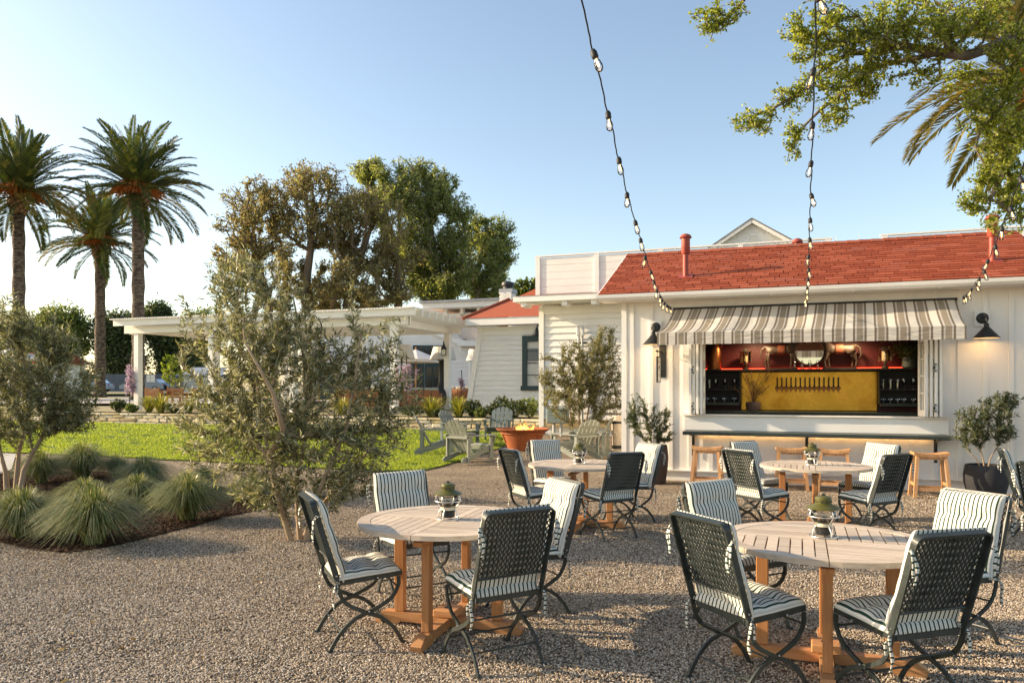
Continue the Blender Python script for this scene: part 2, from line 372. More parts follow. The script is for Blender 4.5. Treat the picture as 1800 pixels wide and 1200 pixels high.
# side and rear walls, floor and ceiling of the room
MB().box((s0+T/2, 2.05, (WT+.18)/2), (T, 3.9-.02, WT-.18)).build('side_wall', WHITE, bar)
MB().box((s1-T/2, 2.05, (WT+.18)/2), (T, 3.9-.02, WT-.18)).build('side_wall', WHITE, bar)
MB().box(((s0+s1)/2, 4.05, (WT+.18)/2), (s1-s0, T, WT-.18)).build('rear_wall', WHITE, bar)
MB().prism([(-.05,3.23),(4.05,3.23),(4.05,3.3),(2.1,4.2),(-.05,3.3)], .06, Matrix(((0,0,1,s0+.01),(1,0,0,0),(0,1,0,0),(0,0,0,1)))).build('gable', WHITE, bar)
ROOMR = pm('dark_red_paint', (.06,.004,.005), (.09,.007,.008), 5, .5); ROOMK = pm('near_black_paint', (.012,.011,.011), (.02,.018,.018), 4, .5)
MB().box(((OL+OR)/2-.1, 2.29, 1.35), (4.3, .06, 2.7)).build('room_rear_wall', ROOMR, bar)
MB().box((OL-.22, 1.2, 1.35), (.05, 2.1, 2.7)).build('room_side_wall', ROOMK, bar)
MB().box((OR+.0, 1.25, 1.35), (.05, 2.0, 2.7)).build('room_side_wall', DKGREEN, bar)
MB().box(((OL+OR)/2, 1.2, .2), (4.2, 2.1, .04)).build('room_floor', ROOMK, bar)
MB().box(((OL+OR)/2, 1.2, 2.74), (4.4, 2.2, .04)).build('room_ceiling', ROOMK, bar)
# base board and flashing
MB().box(((s0+s1)/2, .03, .085), (s1-s0+.02, .1, .17)).build('skirting', TRIMW, bar)
MB().box(((s0+s1)/2, -.012, .182), (s1-s0+.04, .12, .02)).build('flashing', TRIMW, bar)
# battens: one mesh per height
def battens():
    tops = MB().box((0,-.011,(WT-.02+OT+.14)/2),(.07,.022,WT-.02-OT-.14)).mesh('batten', WHITE)
    full = MB().box((0,-.011,(WT-.02+.195)/2),(.07,.022,WT-.02-.195)).mesh('batten', WHITE)
    low = MB().box((0,-.011,(.82+.195)/2),(.07,.022,.82-.195)).mesh('batten', WHITE)
    k = 0
    while True:
        s = -.551 + .3455*k; k += 1
        if s > s1-.1: break
        if OL-.12 < s < OR+.1:
            for me in (tops, low): o = link('batten', me, bar); o.location = (s,0,0)
        else: o = link('batten', full, bar); o.location = (s,0,0)
battens()
for s in (s0+.045, s1-.045): MB().box((s,-.014,(WT+.195-.02)/2),(.09,.028,WT-.02-.195)).build('corner_board', TRIMW, bar)
# hatch trim
for s,w in ((OL-.06,.12),(OR+.05,.1)): MB().box((s,-.017,(OT+.14+OB+.03)/2),(w,.034,OT+.14-OB-.03)).build('hatch_trim', TRIMW, bar)
MB().box(((OL+OR)/2,-.018,OT+.07),(OR-OL-.004,.036,.14)).build('hatch_trim', TRIMW, bar)
MB().box(((.355+4.472)/2,.0,1.163),(4.472-.355,.17,.022)).build('window_sill', TRIMW, bar)
MB().box(((.382+4.476)/2,-.016,(1.151+.9)/2),(4.476-.382,.032,1.151-.9)).build('apron_board', TRIMW, bar)
ct = MB().box(((.40+4.44)/2,-.215,.863),(4.04,.428,.06),bev=.008).build('bar_counter', STONE_DK, bar); ct['label'] = 'long dark green stone counter below the hatch'
MB().box((2.42,-.06,.826),(3.6,.018,.01)).build('under_counter_light', emit('warm_led',(1,.58,.25),5), bar)
for s in (.535, 2.39, 4.29):
    b_ = MB().box((s,-.041,.64),(.045,.014,.38)).box((s,-.20,.826),(.045,.33,.012))
    b_.prism([(-.05,.80),(-.05,.62),(-.065,.62),(-.10,.74),(-.20,.80),(-.30,.82),(-.05,.82)],.014, Matrix(((0,0,1,s-.007),(1,0,0,0),(0,1,0,0),(0,0,0,1))))
    b_.build('counter_bracket', BLACK, bar)
# roof
RL, RR = -1.07, 5.94; EN, EZ, DN, DZ = .45, 3.285, -2.1, 4.395
sl = math.hypot(EN-DN, DZ-EZ); sx = (EN-DN)/sl; sz_ = (DZ-EZ)/sl
def roofp(s, d, up=0.0): return Vector((s, -EN + d*sx - up*sz_, EZ + d*sz_ + up*sx))
rm = MB()
rm.add([roofp(RL,0),roofp(RR,0),roofp(RR,sl),roofp(RL,sl),roofp(RL,0,-.07),roofp(RR,0,-.07),roofp(RR,sl,-.07),roofp(RL,sl,-.07)],[(0,1,2,3),(7,6,5,4),(0,4,5,1),(1,5,6,2),(2,6,7,3),(3,7,4,0)])
back = [(RL,4.5,3.3),(RR,4.5,3.3)]
rm.add([roofp(RL,sl,-.02)+Vector((0,.03,0)),roofp(RR,sl,-.02)+Vector((0,.03,0)),(RR,4.5,3.3),(RL,4.5,3.3)],[(0,1,2,3)])
roof = rm.build('roof', pm('dark_roof_felt',(.06,.02,.015),(.09,.03,.02),4,.9), bar)
def shinglemat():
    m,n,l,b = nodes('red_shingle_tone'); oi = n.new('ShaderNodeObjectInfo'); g = n.new('ShaderNodeNewGeometry'); tc=n.new('ShaderNodeTexCoord')
    ad = n.new('ShaderNodeMath'); ad.operation='ADD'; l.new(oi.outputs['Random'], ad.inputs[0]); l.new(g.outputs['Random Per Island'], ad.inputs[1])
    fr = n.new('ShaderNodeMath'); fr.operation='FRACT'; l.new(ad.outputs[0], fr.inputs[0])
    r = ramp(n, [(0,(.25,.055,.028)),(.5,(.32,.077,.038)),(.85,(.40,.11,.06)),(1,(.30,.09,.058))]); l.new(fr.outputs[0], r.inputs[0])
    t = n.new('ShaderNodeTexNoise'); t.inputs['Scale'].default_value=90; t.inputs['Detail'].default_value=3; l.new(tc.outputs['Object'], t.inputs['Vector'])
    hs = n.new('ShaderNodeHueSaturation'); mr=n.new('ShaderNodeMapRange'); mr.inputs[1].default_value=.3; mr.inputs[2].default_value=.7; mr.inputs[3].default_value=.75; mr.inputs[4].default_value=1.2
    l.new(t.outputs[0], mr.inputs[0]); l.new(mr.outputs[0], hs.inputs['Value']); l.new(r.outputs[0], hs.inputs['Color']); l.new(hs.outputs[0], b.inputs['Base Color'])
    b.inputs['Roughness'].default_value=.9; b.inputs['Specular IOR Level'].default_value=.15
    bp=n.new('ShaderNodeBump'); bp.inputs['Strength'].default_value=.5; bp.inputs['Distance'].default_value=.004; l.new(t.outputs[0], bp.inputs['Height']); l.new(bp.outputs[0], b.inputs['Normal']); return m
SHM = shinglemat()
def shingles():
    rows = 20; ex = sl / rows; w = .303; L = ex*1.35; made = 0; rest = MB()
    def geo(w_):
        x = w_/2-.0065
        return [(-x,0,.017),(x,0,.017),(x,L,.002),(-x,L,.002),(-x,0,0),(x,0,0),(x,L,-.004),(-x,L,-.004)]
    fs = [(0,1,2,3),(7,6,5,4),(0,4,5,1),(1,5,6,2),(2,6,7,3),(3,7,4,0)]
    base = MB().add(geo(w), fs).mesh('shingle', SHM)
    A = Matrix(((1,0,0,0),(0,sx,-sz_,0),(0,sz_,sx,0),(0,0,0,1)))
    for r in range(rows):
        off = (0, .5, .25, .75)[r % 4]*w + rng.uniform(-.02,.02); s = RL - w + off
        while s < RR:
            a, b_ = max(s, RL), min(s+w, RR)
            if b_-a > .04:
                M = Matrix.Translation(roofp((a+b_)/2, r*ex - .015 + rng.uniform(-.004,.004), .003+rng.uniform(0,.003))) @ A
                if made < 300 and r < 14:
                    if b_-a > w-.002: me = base
                    else: me = MB().add(geo(b_-a), fs).mesh('shingle', SHM)
                    o = link('shingle', me, roof); o.matrix_local = M; made += 1
                else: rest.add(geo(b_-a), fs, M)
            s += w
    o = rest.build('upper_shingles', SHM, roof); o['kind'] = 'stuff'
    s = RL+.02
    while s < RR-.2:      # ridge caps
        c = MB().box((0,0,0),(.24,.2,.012)).build('ridge_cap', SHM, roof)
        c.matrix_local = Matrix.Translation(roofp(s+.12, sl-.06, .026)) @ A @ Matrix.Rotation(R(2.5),4,'Y'); s += .21
shingles()
g = MB(); gp = [(-.36,3.175),(-.50,3.175),(-.535,3.215),(-.545,3.27),(-.53,3.27),(-.515,3.225),(-.49,3.19),(-.37,3.19),(-.37,3.265),(-.36,3.265)]
g.prism(gp, RR-RL+.04, Matrix(((0,0,1,RL-.02),(1,0,0,0),(0,1,0,0),(0,0,0,1)))).build('gutter', TRIMW, bar)
MB().box(((RL+RR)/2,-.18,3.19),(RR-RL,.36,.03)).build('soffit', WHITE, bar)
for s in np.arange(-.6, 5.9, 1.22): MB().box((s,-.44,3.168),(.03,.05,.02)).build('gutter_bracket', TRIMW, bar)
# rake boards on the left gable
bm_ = MB(); bm_.beam(roofp(RL-.012,.02,-.07),roofp(RL-.012,sl,-.07),.022,.14,(0,-sz_,sx)); bm_.build('rake_board', TRIMW, bar)
def flue(s, d, h, nm='flue_pipe', lab=None):
    b0 = roofp(s,d); z = b0.z; o = MB()
    o.lathe([(.05,z-.05),(.05,z+h*.52)],14,(b0.x,b0.y,0)); o.lathe([(.058,z+h*.52),(.078,z+h*.56),(.078,z+h*.9),(.06,z+h*.9)],14,(b0.x,b0.y,0))
    o.lathe([(.105,z+h*.895),(.11,z+h*.91),(.085,z+h*.965),(.045,z+h*.99),(.0,z+h)],14,(b0.x,b0.y,0),cap=False)
    p = o.build(nm, REDMETAL, bar, auto=35)
    fl = MB(); A = Matrix(((1,0,0,b0.x),(0,sx,-sz_,b0.y),(0,sz_,sx,b0.z),(0,0,0,1))); fl.box((0,0,.022),(.26,.26,.012),M=A); fl.build('flashing', REDMETAL, p)
flue(.357, .88, .79); flue(5.16, .9, .76)
o = MB(); o.lathe([(.07,4.2),(.07,4.5)],14,(2.28,2.35,0)); o.lathe([(.1,4.495),(.105,4.51),(.085,4.555),(.04,4.58),(0,4.585)],14,(2.28,2.35,0),cap=False); o.build('roof_vent', REDMETAL, bar, auto=35)
# folding windows, stacked open at both sides of the hatch
PANE = glassmat('window_glass',(.93,.96,.95))
def leafpanel(s, y0, y1, rz=0.0, hinge=True):
    p = empty('folding_window', (s,y0,0), rz); p.parent = bar; D = y1-y0; zb, zt = 1.185, 2.44; t = .04; w=.06
    fr = MB().box((0,w/2,(zb+zt)/2),(t,w,zt-zb)).box((0,D-w/2,(zb+zt)/2),(t,w,zt-zb)).box((0,D/2,zb+.05),(t-.002,D-2*w,.1)).box((0,D/2,zt-.04),(t-.002,D-2*w,.08)); fr.build('frame', TRIMW, p)
    gl = MB().box((0,D/2,(zb+.1+zt-.08)/2),(.006,D-2*w,zt-zb-.18)); gl.build('pane', PANE, p)
    MB().box((0,D/2,(zb+zt)/2),(.026,.02,zt-zb-.185)).build('muntin', TRIMW, p)
    for k in (1,2,3): MB().box((0,D/2,zb+.1+k*(zt-zb-.18)/4),(.022,D-2*w-.004,.02)).build('muntin', TRIMW, p)
    if hinge:
        for z in (1.32, 1.95): MB().box((-.012,-.012,z+.05),(.03,.022,.022)).box((-.012,-.012,z-.05),(.03,.022,.022)).box((-.028,-.012,z),(.022,.026,.05)).build('hinge', BLACK, p)
    return p
for k,s in enumerate((.505,.565,.625,.69)): leafpanel(s, -.24+.02*(k%2), .06, R((-1.5,1,-2,-5)[k]), k in (1,))
for k,s in enumerate((4.13,4.20,4.265,4.335)): leafpanel(s, -.24+.02*(k%2), .06, R((11,2,-1,1)[k]), k in (2,))
# awning
aw = empty('awning', BAR.o, ROTW); tag(aw, 'taupe and cream striped fabric awning over the bar hatch', 'awning')
def awnmat():
    m,n,l,b = nodes('awning_stripe'); uv=n.new('ShaderNodeTexCoord'); sp=n.new('ShaderNodeSeparateXYZ'); l.new(uv.outputs['UV'], sp.inputs[0])
    d=n.new('ShaderNodeMath'); d.operation='MULTIPLY'; d.inputs[1].default_value=1/.295; l.new(sp.outputs[0], d.inputs[0]); fr=n.new('ShaderNodeMath'); fr.operation='FRACT'; l.new(d.outputs[0], fr.inputs[0])
    cr=(.80,.76,.68); wh=(.84,.82,.77); ta=(.37,.32,.25); dk=(.25,.205,.155)
    r = ramp(n,[(0,dk),(.105,wh),(.13,dk),(.145,wh),(.17,ta),(.47,wh),(.495,dk),(.51,wh),(.535,dk),(.64,cr)]); r.color_ramp.interpolation='CONSTANT'; l.new(fr.outputs[0], r.inputs[0])
    l.new(r.outputs[0], b.inputs['Base Color']); b.inputs['Roughness'].default_value=.85; b.inputs['Specular IOR Level'].default_value=.15
    tr=n.new('ShaderNodeBsdfTranslucent'); l.new(r.outputs[0], tr.inputs[0]); mx=n.new('ShaderNodeMixShader'); mx.inputs[0].default_value=.35
    t=n.new('ShaderNodeTexNoise'); t.inputs['Scale'].default_value=5; t.inputs['Detail'].default_value=4; l.new(uv.outputs['UV'], t.inputs['Vector']); bp=n.new('ShaderNodeBump'); bp.inputs['Strength'].default_value=.4; bp.inputs['Distance'].default_value=.05; l.new(t.outputs[0],bp.inputs['Height']); l.new(bp.outputs[0],b.inputs['Normal'])
    l.new(b.outputs[0],mx.inputs[1]); l.new(tr.outputs[0],mx.inputs[2]); l.new(mx.outputs[0],n['Material Output'].inputs[0]); return m
def awning():
    nx, ny = 90, 14; V=[];UV=[];Q=[]
    tl,tr_,bl,br=.215,4.565,.045,4.54
    for j in range(ny+1):
        t=j/ny
        for i in range(nx+1):
            f=i/nx; s=(tl+(tr_-tl)*f)*(1-t)+(bl+(br-bl)*f)*t
            y=-.06-.86*(t**.92); sag=.085*math.sin(math.pi*t)*(1+.35*math.sin(f*19)+.2*math.sin(f*43+1)); z=3.02-.47*t-sag*(.9 if 0<f<1 else .9)
            V.append((s,y+.01*math.sin(f*31)*math.sin(math.pi*t),z)); UV.append((f*4.45,t))
    for j in range(ny):
        for i in range(nx): a=j*(nx+1)+i; Q.append((a,a+1,a+nx+2,a+nx+1))
    AWN=awnmat(); me=np_mesh('canopy',V,Q,AWN,True,UV); link('canopy',me,aw)
    V=[];UV=[];Q=[]
    for j in range(5):
        t=j/4
        for i in range(nx+1):
            f=i/nx; V.append((bl+(br-bl)*f,-.925-.004*math.sin(f*23+1)*t,2.552-.205*t)); UV.append((f*4.45,t))
    for j in range(4):
        for i in range(nx): a=j*(nx+1)+i; Q.append((a,a+1,a+nx+2,a+nx+1))
    link('valance',np_mesh('valance',V,Q,AWN,True,UV),aw)
    MB().box(((bl+br)/2,-.905,2.54),(br-bl-.02,.03,.03)).build('front_bar', TRIMW, aw)
    MB().tube([(tl-.02,-.05,3.025),(tr_+.02,-.05,3.025)],.025,10).build('roller', BLACK, aw)
    for s0_,s1_ in ((tl+.1,bl+.08),(tr_-.1,br-.08)): MB().tube([(s0_,-.05,2.62),(s1_,-.9,2.53)],.014,8).build('arm', TRIMW, aw)
    for s in np.arange(tl+.2,tr_,.42): MB().tube([(s-.03,-.03,3.02),(s,-.045,3.052),(s+.03,-.03,3.02)],.008,6).build('bracket', TRIMW, aw)
awning()
# ---------------------------------------------------------------- garden tables
def table_proto():
    t = empty('garden_table'); Rt=.608; zt=.74; th=.03
    ri = Rt-.085
    # rim: eight curved pieces
    for k in range(8):
        a0=k*math.pi/4+.004; a1=(k+1)*math.pi/4-.004; n=8; poly=[]
        for i in range(n+1): a=a0+(a1-a0)*i/n; poly.append((Rt*math.cos(a),Rt*math.sin(a)))
        for i in range(n,-1,-1): a=a0+(a1-a0)*i/n; poly.append((ri*math.cos(a),ri*math.sin(a)))
        MB().prism(poly,th,Matrix.Translation((0,0,zt-th))).build('rim_piece', TEAKG, t)
    # four quarters of slats, neighbouring quarters run crosswise
    n=8; q=ri-.003; c0=.0035; pitch=(q-c0)/n; gap=.008
    for quad in range(4):
        for i in range(n):
            x0=c0+i*pitch; x1=x0+pitch-gap
            def lim(x): return math.sqrt(max(q*q-x*x,0))
            pts=[(x0,c0),(x1,c0)]
            if lim(x1)<.02: y1=.02
            else: y1=lim(x1)
            xs=[x1+(x0-x1)*k/3 for k in range(4)]
            poly=pts+[(x,max(lim(x),.02)) for x in xs]
            M=Matrix.Rotation(quad*math.pi/2,4,'Z')@Matrix(((0,1,0,0),(1,0,0,0),(0,0,-1,zt-.0015),(0,0,0,1))) if False else Matrix.Rotation(quad*math.pi/2,4,'Z')@Matrix.Translation((0,0,zt-.024))
            if i==0 and False: pass
            me=MB().prism(poly,.022,M).mesh('slat',TEAKG); link('slat',me,t)
    for a in (0,math.pi/2):
        MB().box((0,0,zt-.045),(1.02,.06,.03),a).build('bearer', TEAK, t) if a==0 else MB().box((0,0,zt-.0765),(1.02,.06,.03),a).build('bearer', TEAK, t)
    for k in range(4):
        a=k*math.pi/2; c=Vector((math.cos(a),math.sin(a),0))*.355
        MB().box((c.x,c.y,(.086+.648)/2),(.07,.052,.648-.086),a,bev=.004).build('leg', TEAK, t)
    for k,(a,z) in enumerate(((0,0),(math.pi/2,0))):
        for sg in (1,-1):
            poly=[(.04 if k else 0.0,.0),(.34,.0),(.36,-.022),(.52,-.022),(.535,.02),(.475,.062),(.04 if k else 0.,.062)]
            M=Matrix.Rotation(a+(0 if sg>0 else math.pi),4,'Z')@Matrix(((1,0,0,0),(0,0,-1,.036),(0,1,0,.022),(0,0,0,1)))
            MB().prism(poly,.072,M).build('base_beam', TEAKX, t)
    o=MB(); o.box((0,0,.112),(.16,.16,.05),R(45) if False else 0,bev=.006); o.build('centre_block', TEAKX, t)
    MB().lathe([(.026,.1365),(.026,.1385)],20).build('parasol_hole', BLACK, t)
    return t
TABLES=[((-.436,5.12),-17,'near round teak table beside the big olive tree'),((1.85,4.43),-21,'nearest round teak table, cut by the bottom edge of the photo'),
        ((.80,8.85),-17,'round teak table in front of the fire bowl'),((3.51,8.7),-21,'round teak table in front of the bar stools')]
tp=table_proto(); tabs=[]
for i,(c,rz,lab) in enumerate(TABLES):
    t=tp if i==0 else copy_tree(tp); t.location=(c[0],c[1],0); t.rotation_euler.z=R(rz); tag(t,lab,'table','round garden tables'); tabs.append(t)

# ---------------------------------------------------------------- folding garden chairs with striped cushions
def stripemat():
    m,n,l,b=nodes('green_ticking'); uv=n.new('ShaderNodeTexCoord'); sp=n.new('ShaderNodeSeparateXYZ'); l.new(uv.outputs['UV'],sp.inputs[0])
    d=n.new('ShaderNodeMath'); d.operation='MULTIPLY'; d.inputs[1].default_value=1/.0285; l.new(sp.outputs[0],d.inputs[0]); fr=n.new('ShaderNodeMath'); fr.operation='FRACT'; l.new(d.outputs[0],fr.inputs[0])
    gr=(.026,.058,.042); wh=(.74,.71,.63); r=ramp(n,[(0,gr),(.34,wh),(.60,(.30,.33,.27)),(.635,wh),(.70,(.30,.33,.27)),(.735,wh)]); r.color_ramp.interpolation='CONSTANT'; l.new(fr.outputs[0],r.inputs[0])
    l.new(r.outputs[0],b.inputs['Base Color']); b.inputs['Roughness'].default_value=.9; b.inputs['Specular IOR Level'].default_value=.1
    oi=n.new('ShaderNodeObjectInfo'); fn=n.new('ShaderNodeTexNoise'); fn.inputs['Scale'].default_value=7; l.new(uv.outputs['Object'],fn.inputs['Vector']); f1=n.new('ShaderNodeMath'); f1.operation='MULTIPLY_ADD'; f1.inputs[1].default_value=.12; f1.inputs[2].default_value=.84; l.new(oi.outputs['Random'],f1.inputs[0]); f2=n.new('ShaderNodeMath'); f2.operation='MULTIPLY_ADD'; f2.inputs[1].default_value=.14; l.new(fn.outputs[0],f2.inputs[0]); l.new(f1.outputs[0],f2.inputs[2]); hs=n.new('ShaderNodeHueSaturation'); l.new(f2.outputs[0],hs.inputs['Value']); l.new(r.outputs[0],hs.inputs['Color']); l.new(hs.outputs[0],b.inputs['Base Color'])
    t=n.new('ShaderNodeTexNoise'); t.inputs['Scale'].default_value=900; bp=n.new('ShaderNodeBump'); bp.inputs['Strength'].default_value=.25; bp.inputs['Distance'].default_value=.002; l.new(uv.outputs['Object'],t.inputs['Vector']); l.new(t.outputs[0],bp.inputs['Height']); l.new(bp.outputs[0],b.inputs['Normal']); return m
TICK=stripemat(); STUD=pm('steel_stud',(.55,.55,.55),None,rough=.3,metal=1)
def cushion(W,L,T,tuftrows,tuftcols,nx=26,ny=30,seed=0):
    """tufted pad: W across (x), L along (y), lying on z=0; returns verts, quads, uvs"""
    V=[];UV=[];Q=[]; cr=random.Random(seed); ph=[cr.uniform(0,6.28) for _ in range(6)]; am=[cr.uniform(.4,1.5) for _ in range(4)]
    def top(x,y):
        u=x/W*2;v=y/L*2-1; e=(1-abs(u)**6)*(1-abs(v)**8); z=T*max(e,0)**.45
        for ty in tuftrows:
            dy=y-ty; z-=T*.16*math.exp(-(dy/.028)**2)*(.5+.5*max(e,0))
            for tx in tuftcols: z-=T*.38*math.exp(-((x-tx)**2+dy*dy)/(.032**2)) * max(e,0)
        z+=(.0026*am[0]*math.sin(x*34+y*11+ph[0])+.0026*am[1]*math.sin(y*31+x*14+ph[1])+.0035*am[2]*math.sin(y*13-x*9+ph[2]))*max(e,0)
        return max(z,.003)
    for s in (1,-1):
        for j in range(ny+1):
            y=L*j/ny
            for i in range(nx+1):
                x=W*(i/nx-.5); z=top(x,y) if s>0 else -.004*(1-abs(2*x/W)**6)
                wob=.004*am[3]*math.sin(y*21+ph[3])*abs(2*x/W)**4+.003*math.sin(y*9+ph[4])
                V.append((x+wob,y,z)); UV.append((x+.0071,y))
    n=(nx+1)*(ny+1)
    for s in (0,1):
        for j in range(ny):
            for i in range(nx):
                a=s*n+j*(nx+1)+i; q=(a,a+1,a+nx+2,a+nx+1); Q.append(q if s==0 else q[::-1])
    def bridge(idx):
        for k in range(len(idx)-1): a,b_=idx[k],idx[k+1]; Q.append((a,n+a,n+b_,b_))
    b0=list(range(nx+1)); bt=[ny*(nx+1)+i for i in range(nx,-1,-1)]; l_=[j*(nx+1) for j in range(ny,-1,-1)]; r_=[j*(nx+1)+nx for j in range(ny+1)]
    for idx in (b0,r_,bt,l_): bridge(idx)
    return V,Q,UV
def lattice(w,h,cols,rows,t,bar_w):
    """woven net of long staggered slits in the xy plane"""
    m=MB(); px=w/cols; py=h/rows
    # wavy vertical strands that touch their neighbours alternately
    for c in range(cols+1):
        for sgn in (0,):
            pts=[]
            n=rows*4
            for k in range(n+1):
                y=h*k/n; ph=math.pi*2*k/8; d=px*.37*math.cos(ph)*(1 if c%2 else -1)
                if c==0 or c==cols: d*=.0
                pts.append((-w/2+c*px+d,y))
            b=len(m.v)
            for x,y in pts:
                m.v+= [(x-bar_w/2,y,t/2),(x+bar_w/2,y,t/2),(x+bar_w/2,y,-t/2),(x-bar_w/2,y,-t/2)]
            for k in range(n):
                for q in range(4): m.f.append((b+k*4+q,b+k*4+(q+1)%4,b+k*4+4+(q+1)%4,b+k*4+4+q))
    return m
def chair_proto():
    ch=empty('garden_chair'); hw=.225
    # side view (y forward, z up)
    B0=(-.185,.415); B1=(-.335,.905); bd=Vector((0,B1[0]-B0[0],B1[1]-B0[1])); BL=bd.length; bd.normalize()
    up=[B1,(-.315,.84),(-.245,.61),(-.195,.45)]
    legA=catmull([(0,-.195,.45),(0,-.187,.385),(0,-.14,.295),(0,-.02,.226),(0,.08,.182),(0,.165,.105),(0,.222,.008)],5)
    legB=catmull([(0,.20,.425),(0,.197,.365),(0,.145,.285),(0,.03,.226),(0,-.085,.182),(0,-.175,.10),(0,-.232,.008)],5)
    for sg in (1,-1):
        MB().ribbon([(p.y,p.z) for p in legA],.024,.012,sg*hw).build('leg', IRON, ch)
        MB().ribbon([(p.y,p.z) for p in legB],.024,.012,sg*(hw-.0135)).build('leg', IRON, ch)
        f=MB().box((sg*hw,.228,.006),(.03,.034,.012)).box((sg*(hw-.0135),-.238,.006),(.03,.034,.012)); f.build('foot_pad', IRON, ch)
    # back frame: two uprights and a bent top rail
    bf=MB()
    for sg in (1,-1): bf.ribbon([(y+.0,z) for y,z in up],.036,.012,sg*hw)
    tz=B1; prof=[]
    n=Vector((0,-bd.z,bd.y))    # out of the back, rearwards-up
    c0=Vector((0,B1[0],B1[1])); pts=[]
    for sg in (-1,1):
        arc=[]
        for k in range(7):
            a=math.pi/2*k/6; arc.append(Vector((sg*(hw-.035+.035*math.cos(a)),0,0))+c0+bd*(.035*math.sin(a)))
        pts+= arc if sg<0 else arc[::-1]
    b=len(bf.v)
    for i,p in enumerate(pts):
        d=(pts[min(i+1,len(pts)-1)]-pts[max(i-1,0)]).normalized(); q=d.cross(n).normalized()*.006; w=n*.018
        bf.v+= [tuple(p+q+w),tuple(p+q-w),tuple(p-q-w),tuple(p-q+w)]
    for i in range(len(pts)-1):
        for k in range(4): bf.f.append((b+i*4+k,b+i*4+(k+1)%4,b+i*4+4+(k+1)%4,b+i*4+4+k))
    bf.build('back_frame', IRON, ch)
    # woven back, in the plane of the uprights
    BX=Matrix((Vector((1,0,0)),bd,Vector((1,0,0)).cross(bd))).transposed().to_4x4(); BX.translation=(0,B0[0]+.006,B0[1])
    la=lattice(2*hw-.014,.395,29,20,.004,.0092); wb=la.build('woven_back', IRON, ch); wb.matrix_local=BX@Matrix.Translation((0,.138,-.002))
    MB().tube([BX@Vector((-hw+.005,.135,0)),BX@Vector((0,.128,-.012)),BX@Vector((hw-.005,.135,0))],.007,8).build('back_crossbar', IRON, ch)
    # seat
    sf=MB(); sA=Vector((0,-.19,.418)); sB=Vector((0,.225,.445))
    for sg in (1,-1): sf.ribbon([(sA.y,sA.z),(sB.y,sB.z)],.034,.012,sg*(hw-.0135-.0135))
    sf.beam((-hw+.034,.222,.445),(hw-.034,.222,.445),.012,.034); sf.beam((-hw+.034,-.188,.418),(hw-.034,-.188,.418),.012,.03)
    sf.build('seat_frame', IRON, ch)
    sdv=(sB-sA); SL=sdv.length; sdv.normalize(); SX=Matrix((Vector((1,0,0)),sdv,Vector((1,0,0)).cross(sdv))).transposed().to_4x4(); SX.translation=sA
    ws=lattice(2*hw-.07,SL-.02,22,16,.004,.0105).build('woven_seat', IRON, ch); ws.matrix_local=SX@Matrix.Translation((0,.01,.012))
    for (y,z,x) in ((-.14,.295,hw),(.150,.118,hw),(-.165,.112,hw-.0135),(.185,.37,hw-.0135)): MB().tube([(-x+.004,y,z),(x-.004,y,z)],.006,7).build('stretcher', IRON, ch)
    st=MB()
    for sg in (1,-1):
        for y,z in ((.005,.228),(-.2,.47),(-.185,.425),(.06,.434)): st.lathe([(.006,0),(.006,.003),(.004,.005)],8,M=Matrix.Translation((sg*(hw+.0065),y,z))@Matrix.Rotation(sg*math.pi/2,4,'Y'))
    st.build('rivet', STUD, ch)
    # cushion, tied on
    V,Q,UV=cushion(.435,.405,.055,(.13,.27),(-.13,0,.13)); me=np_mesh('seat_cushion',V,Q,TICK,True,UV); cu=link('seat_cushion',me,ch); SC_=SX@Matrix.Translation((0,.0,.02)); cu.matrix_local=SC_
    V,Q,UV=cushion(.44,.545,.052,(.19,.385),(-.14,0,.14)); me=np_mesh('back_cushion',V,Q,TICK,True,UV); cb=link('back_cushion',me,ch)
    # cushion lies on the front of the back: its z must point forward
    FX=Matrix((Vector((-1,0,0)),bd,Vector((-1,0,0)).cross(bd))).transposed().to_4x4(); FX.translation=Vector((0,B0[0]+.03,B0[1]+.012))
    cb.matrix_local=FX
    inv=FX.inverted(); invs=SC_.inverted()
    def tie(parent,inv,pts,w=.016):
        m=MB(); P=catmull(pts,5); uv=[]; b=0
        for i,p in enumerate(P):
            sgn=math.sin(i*.8)*.4; d=Vector((math.cos(sgn),math.sin(sgn),0))*w/2
            m.v+=[tuple(inv@(p+d)),tuple(inv@(p-d)),tuple(inv@(p-d+Vector((0,.003,0)))),tuple(inv@(p+d+Vector((0,.003,0))))]; v_=i*.0125; uv+=[(v_,0)]*4
        for i in range(len(P)-1):
            for k in range(4): m.f.append((i*4+k,i*4+(k+1)%4,i*4+4+(k+1)%4,i*4+4+k))
        m.uv=uv; m.build('tie', TICK, parent, True)
    for sg in (1,-1):
        x=sg*(hw+.012)
        tie(cb,inv,[(sg*.2,-.285,.85),(x,-.31,.855),(x+sg*.008,-.345,.83),(x-sg*.004,-.352,.77),(x+sg*.004,-.345,.70)])
        tie(cb,inv,[(x,-.31,.85),(x+sg*.014,-.335,.86),(x+sg*.022,-.35,.80),(x+sg*.012,-.345,.735)],.013)
        tie(cu,invs,[(sg*.2,-.17,.44),(x,-.2,.43),(x+sg*.012,-.215,.39),(x+sg*.004,-.222,.33),(x+sg*.01,-.215,.27)])
        tie(cu,invs,[(x,-.2,.43),(x+sg*.02,-.195,.40),(x+sg*.022,-.2,.34)],.013)
    return ch
cp=chair_proto(); first=[True]
def chair(x,y,face,lab):
    c=cp if first[0] else copy_tree(cp); first[0]=False
    c.location=(x,y,0); c.rotation_euler.z=R(face-90); tag(c,lab,'chair','striped folding chairs'); return c
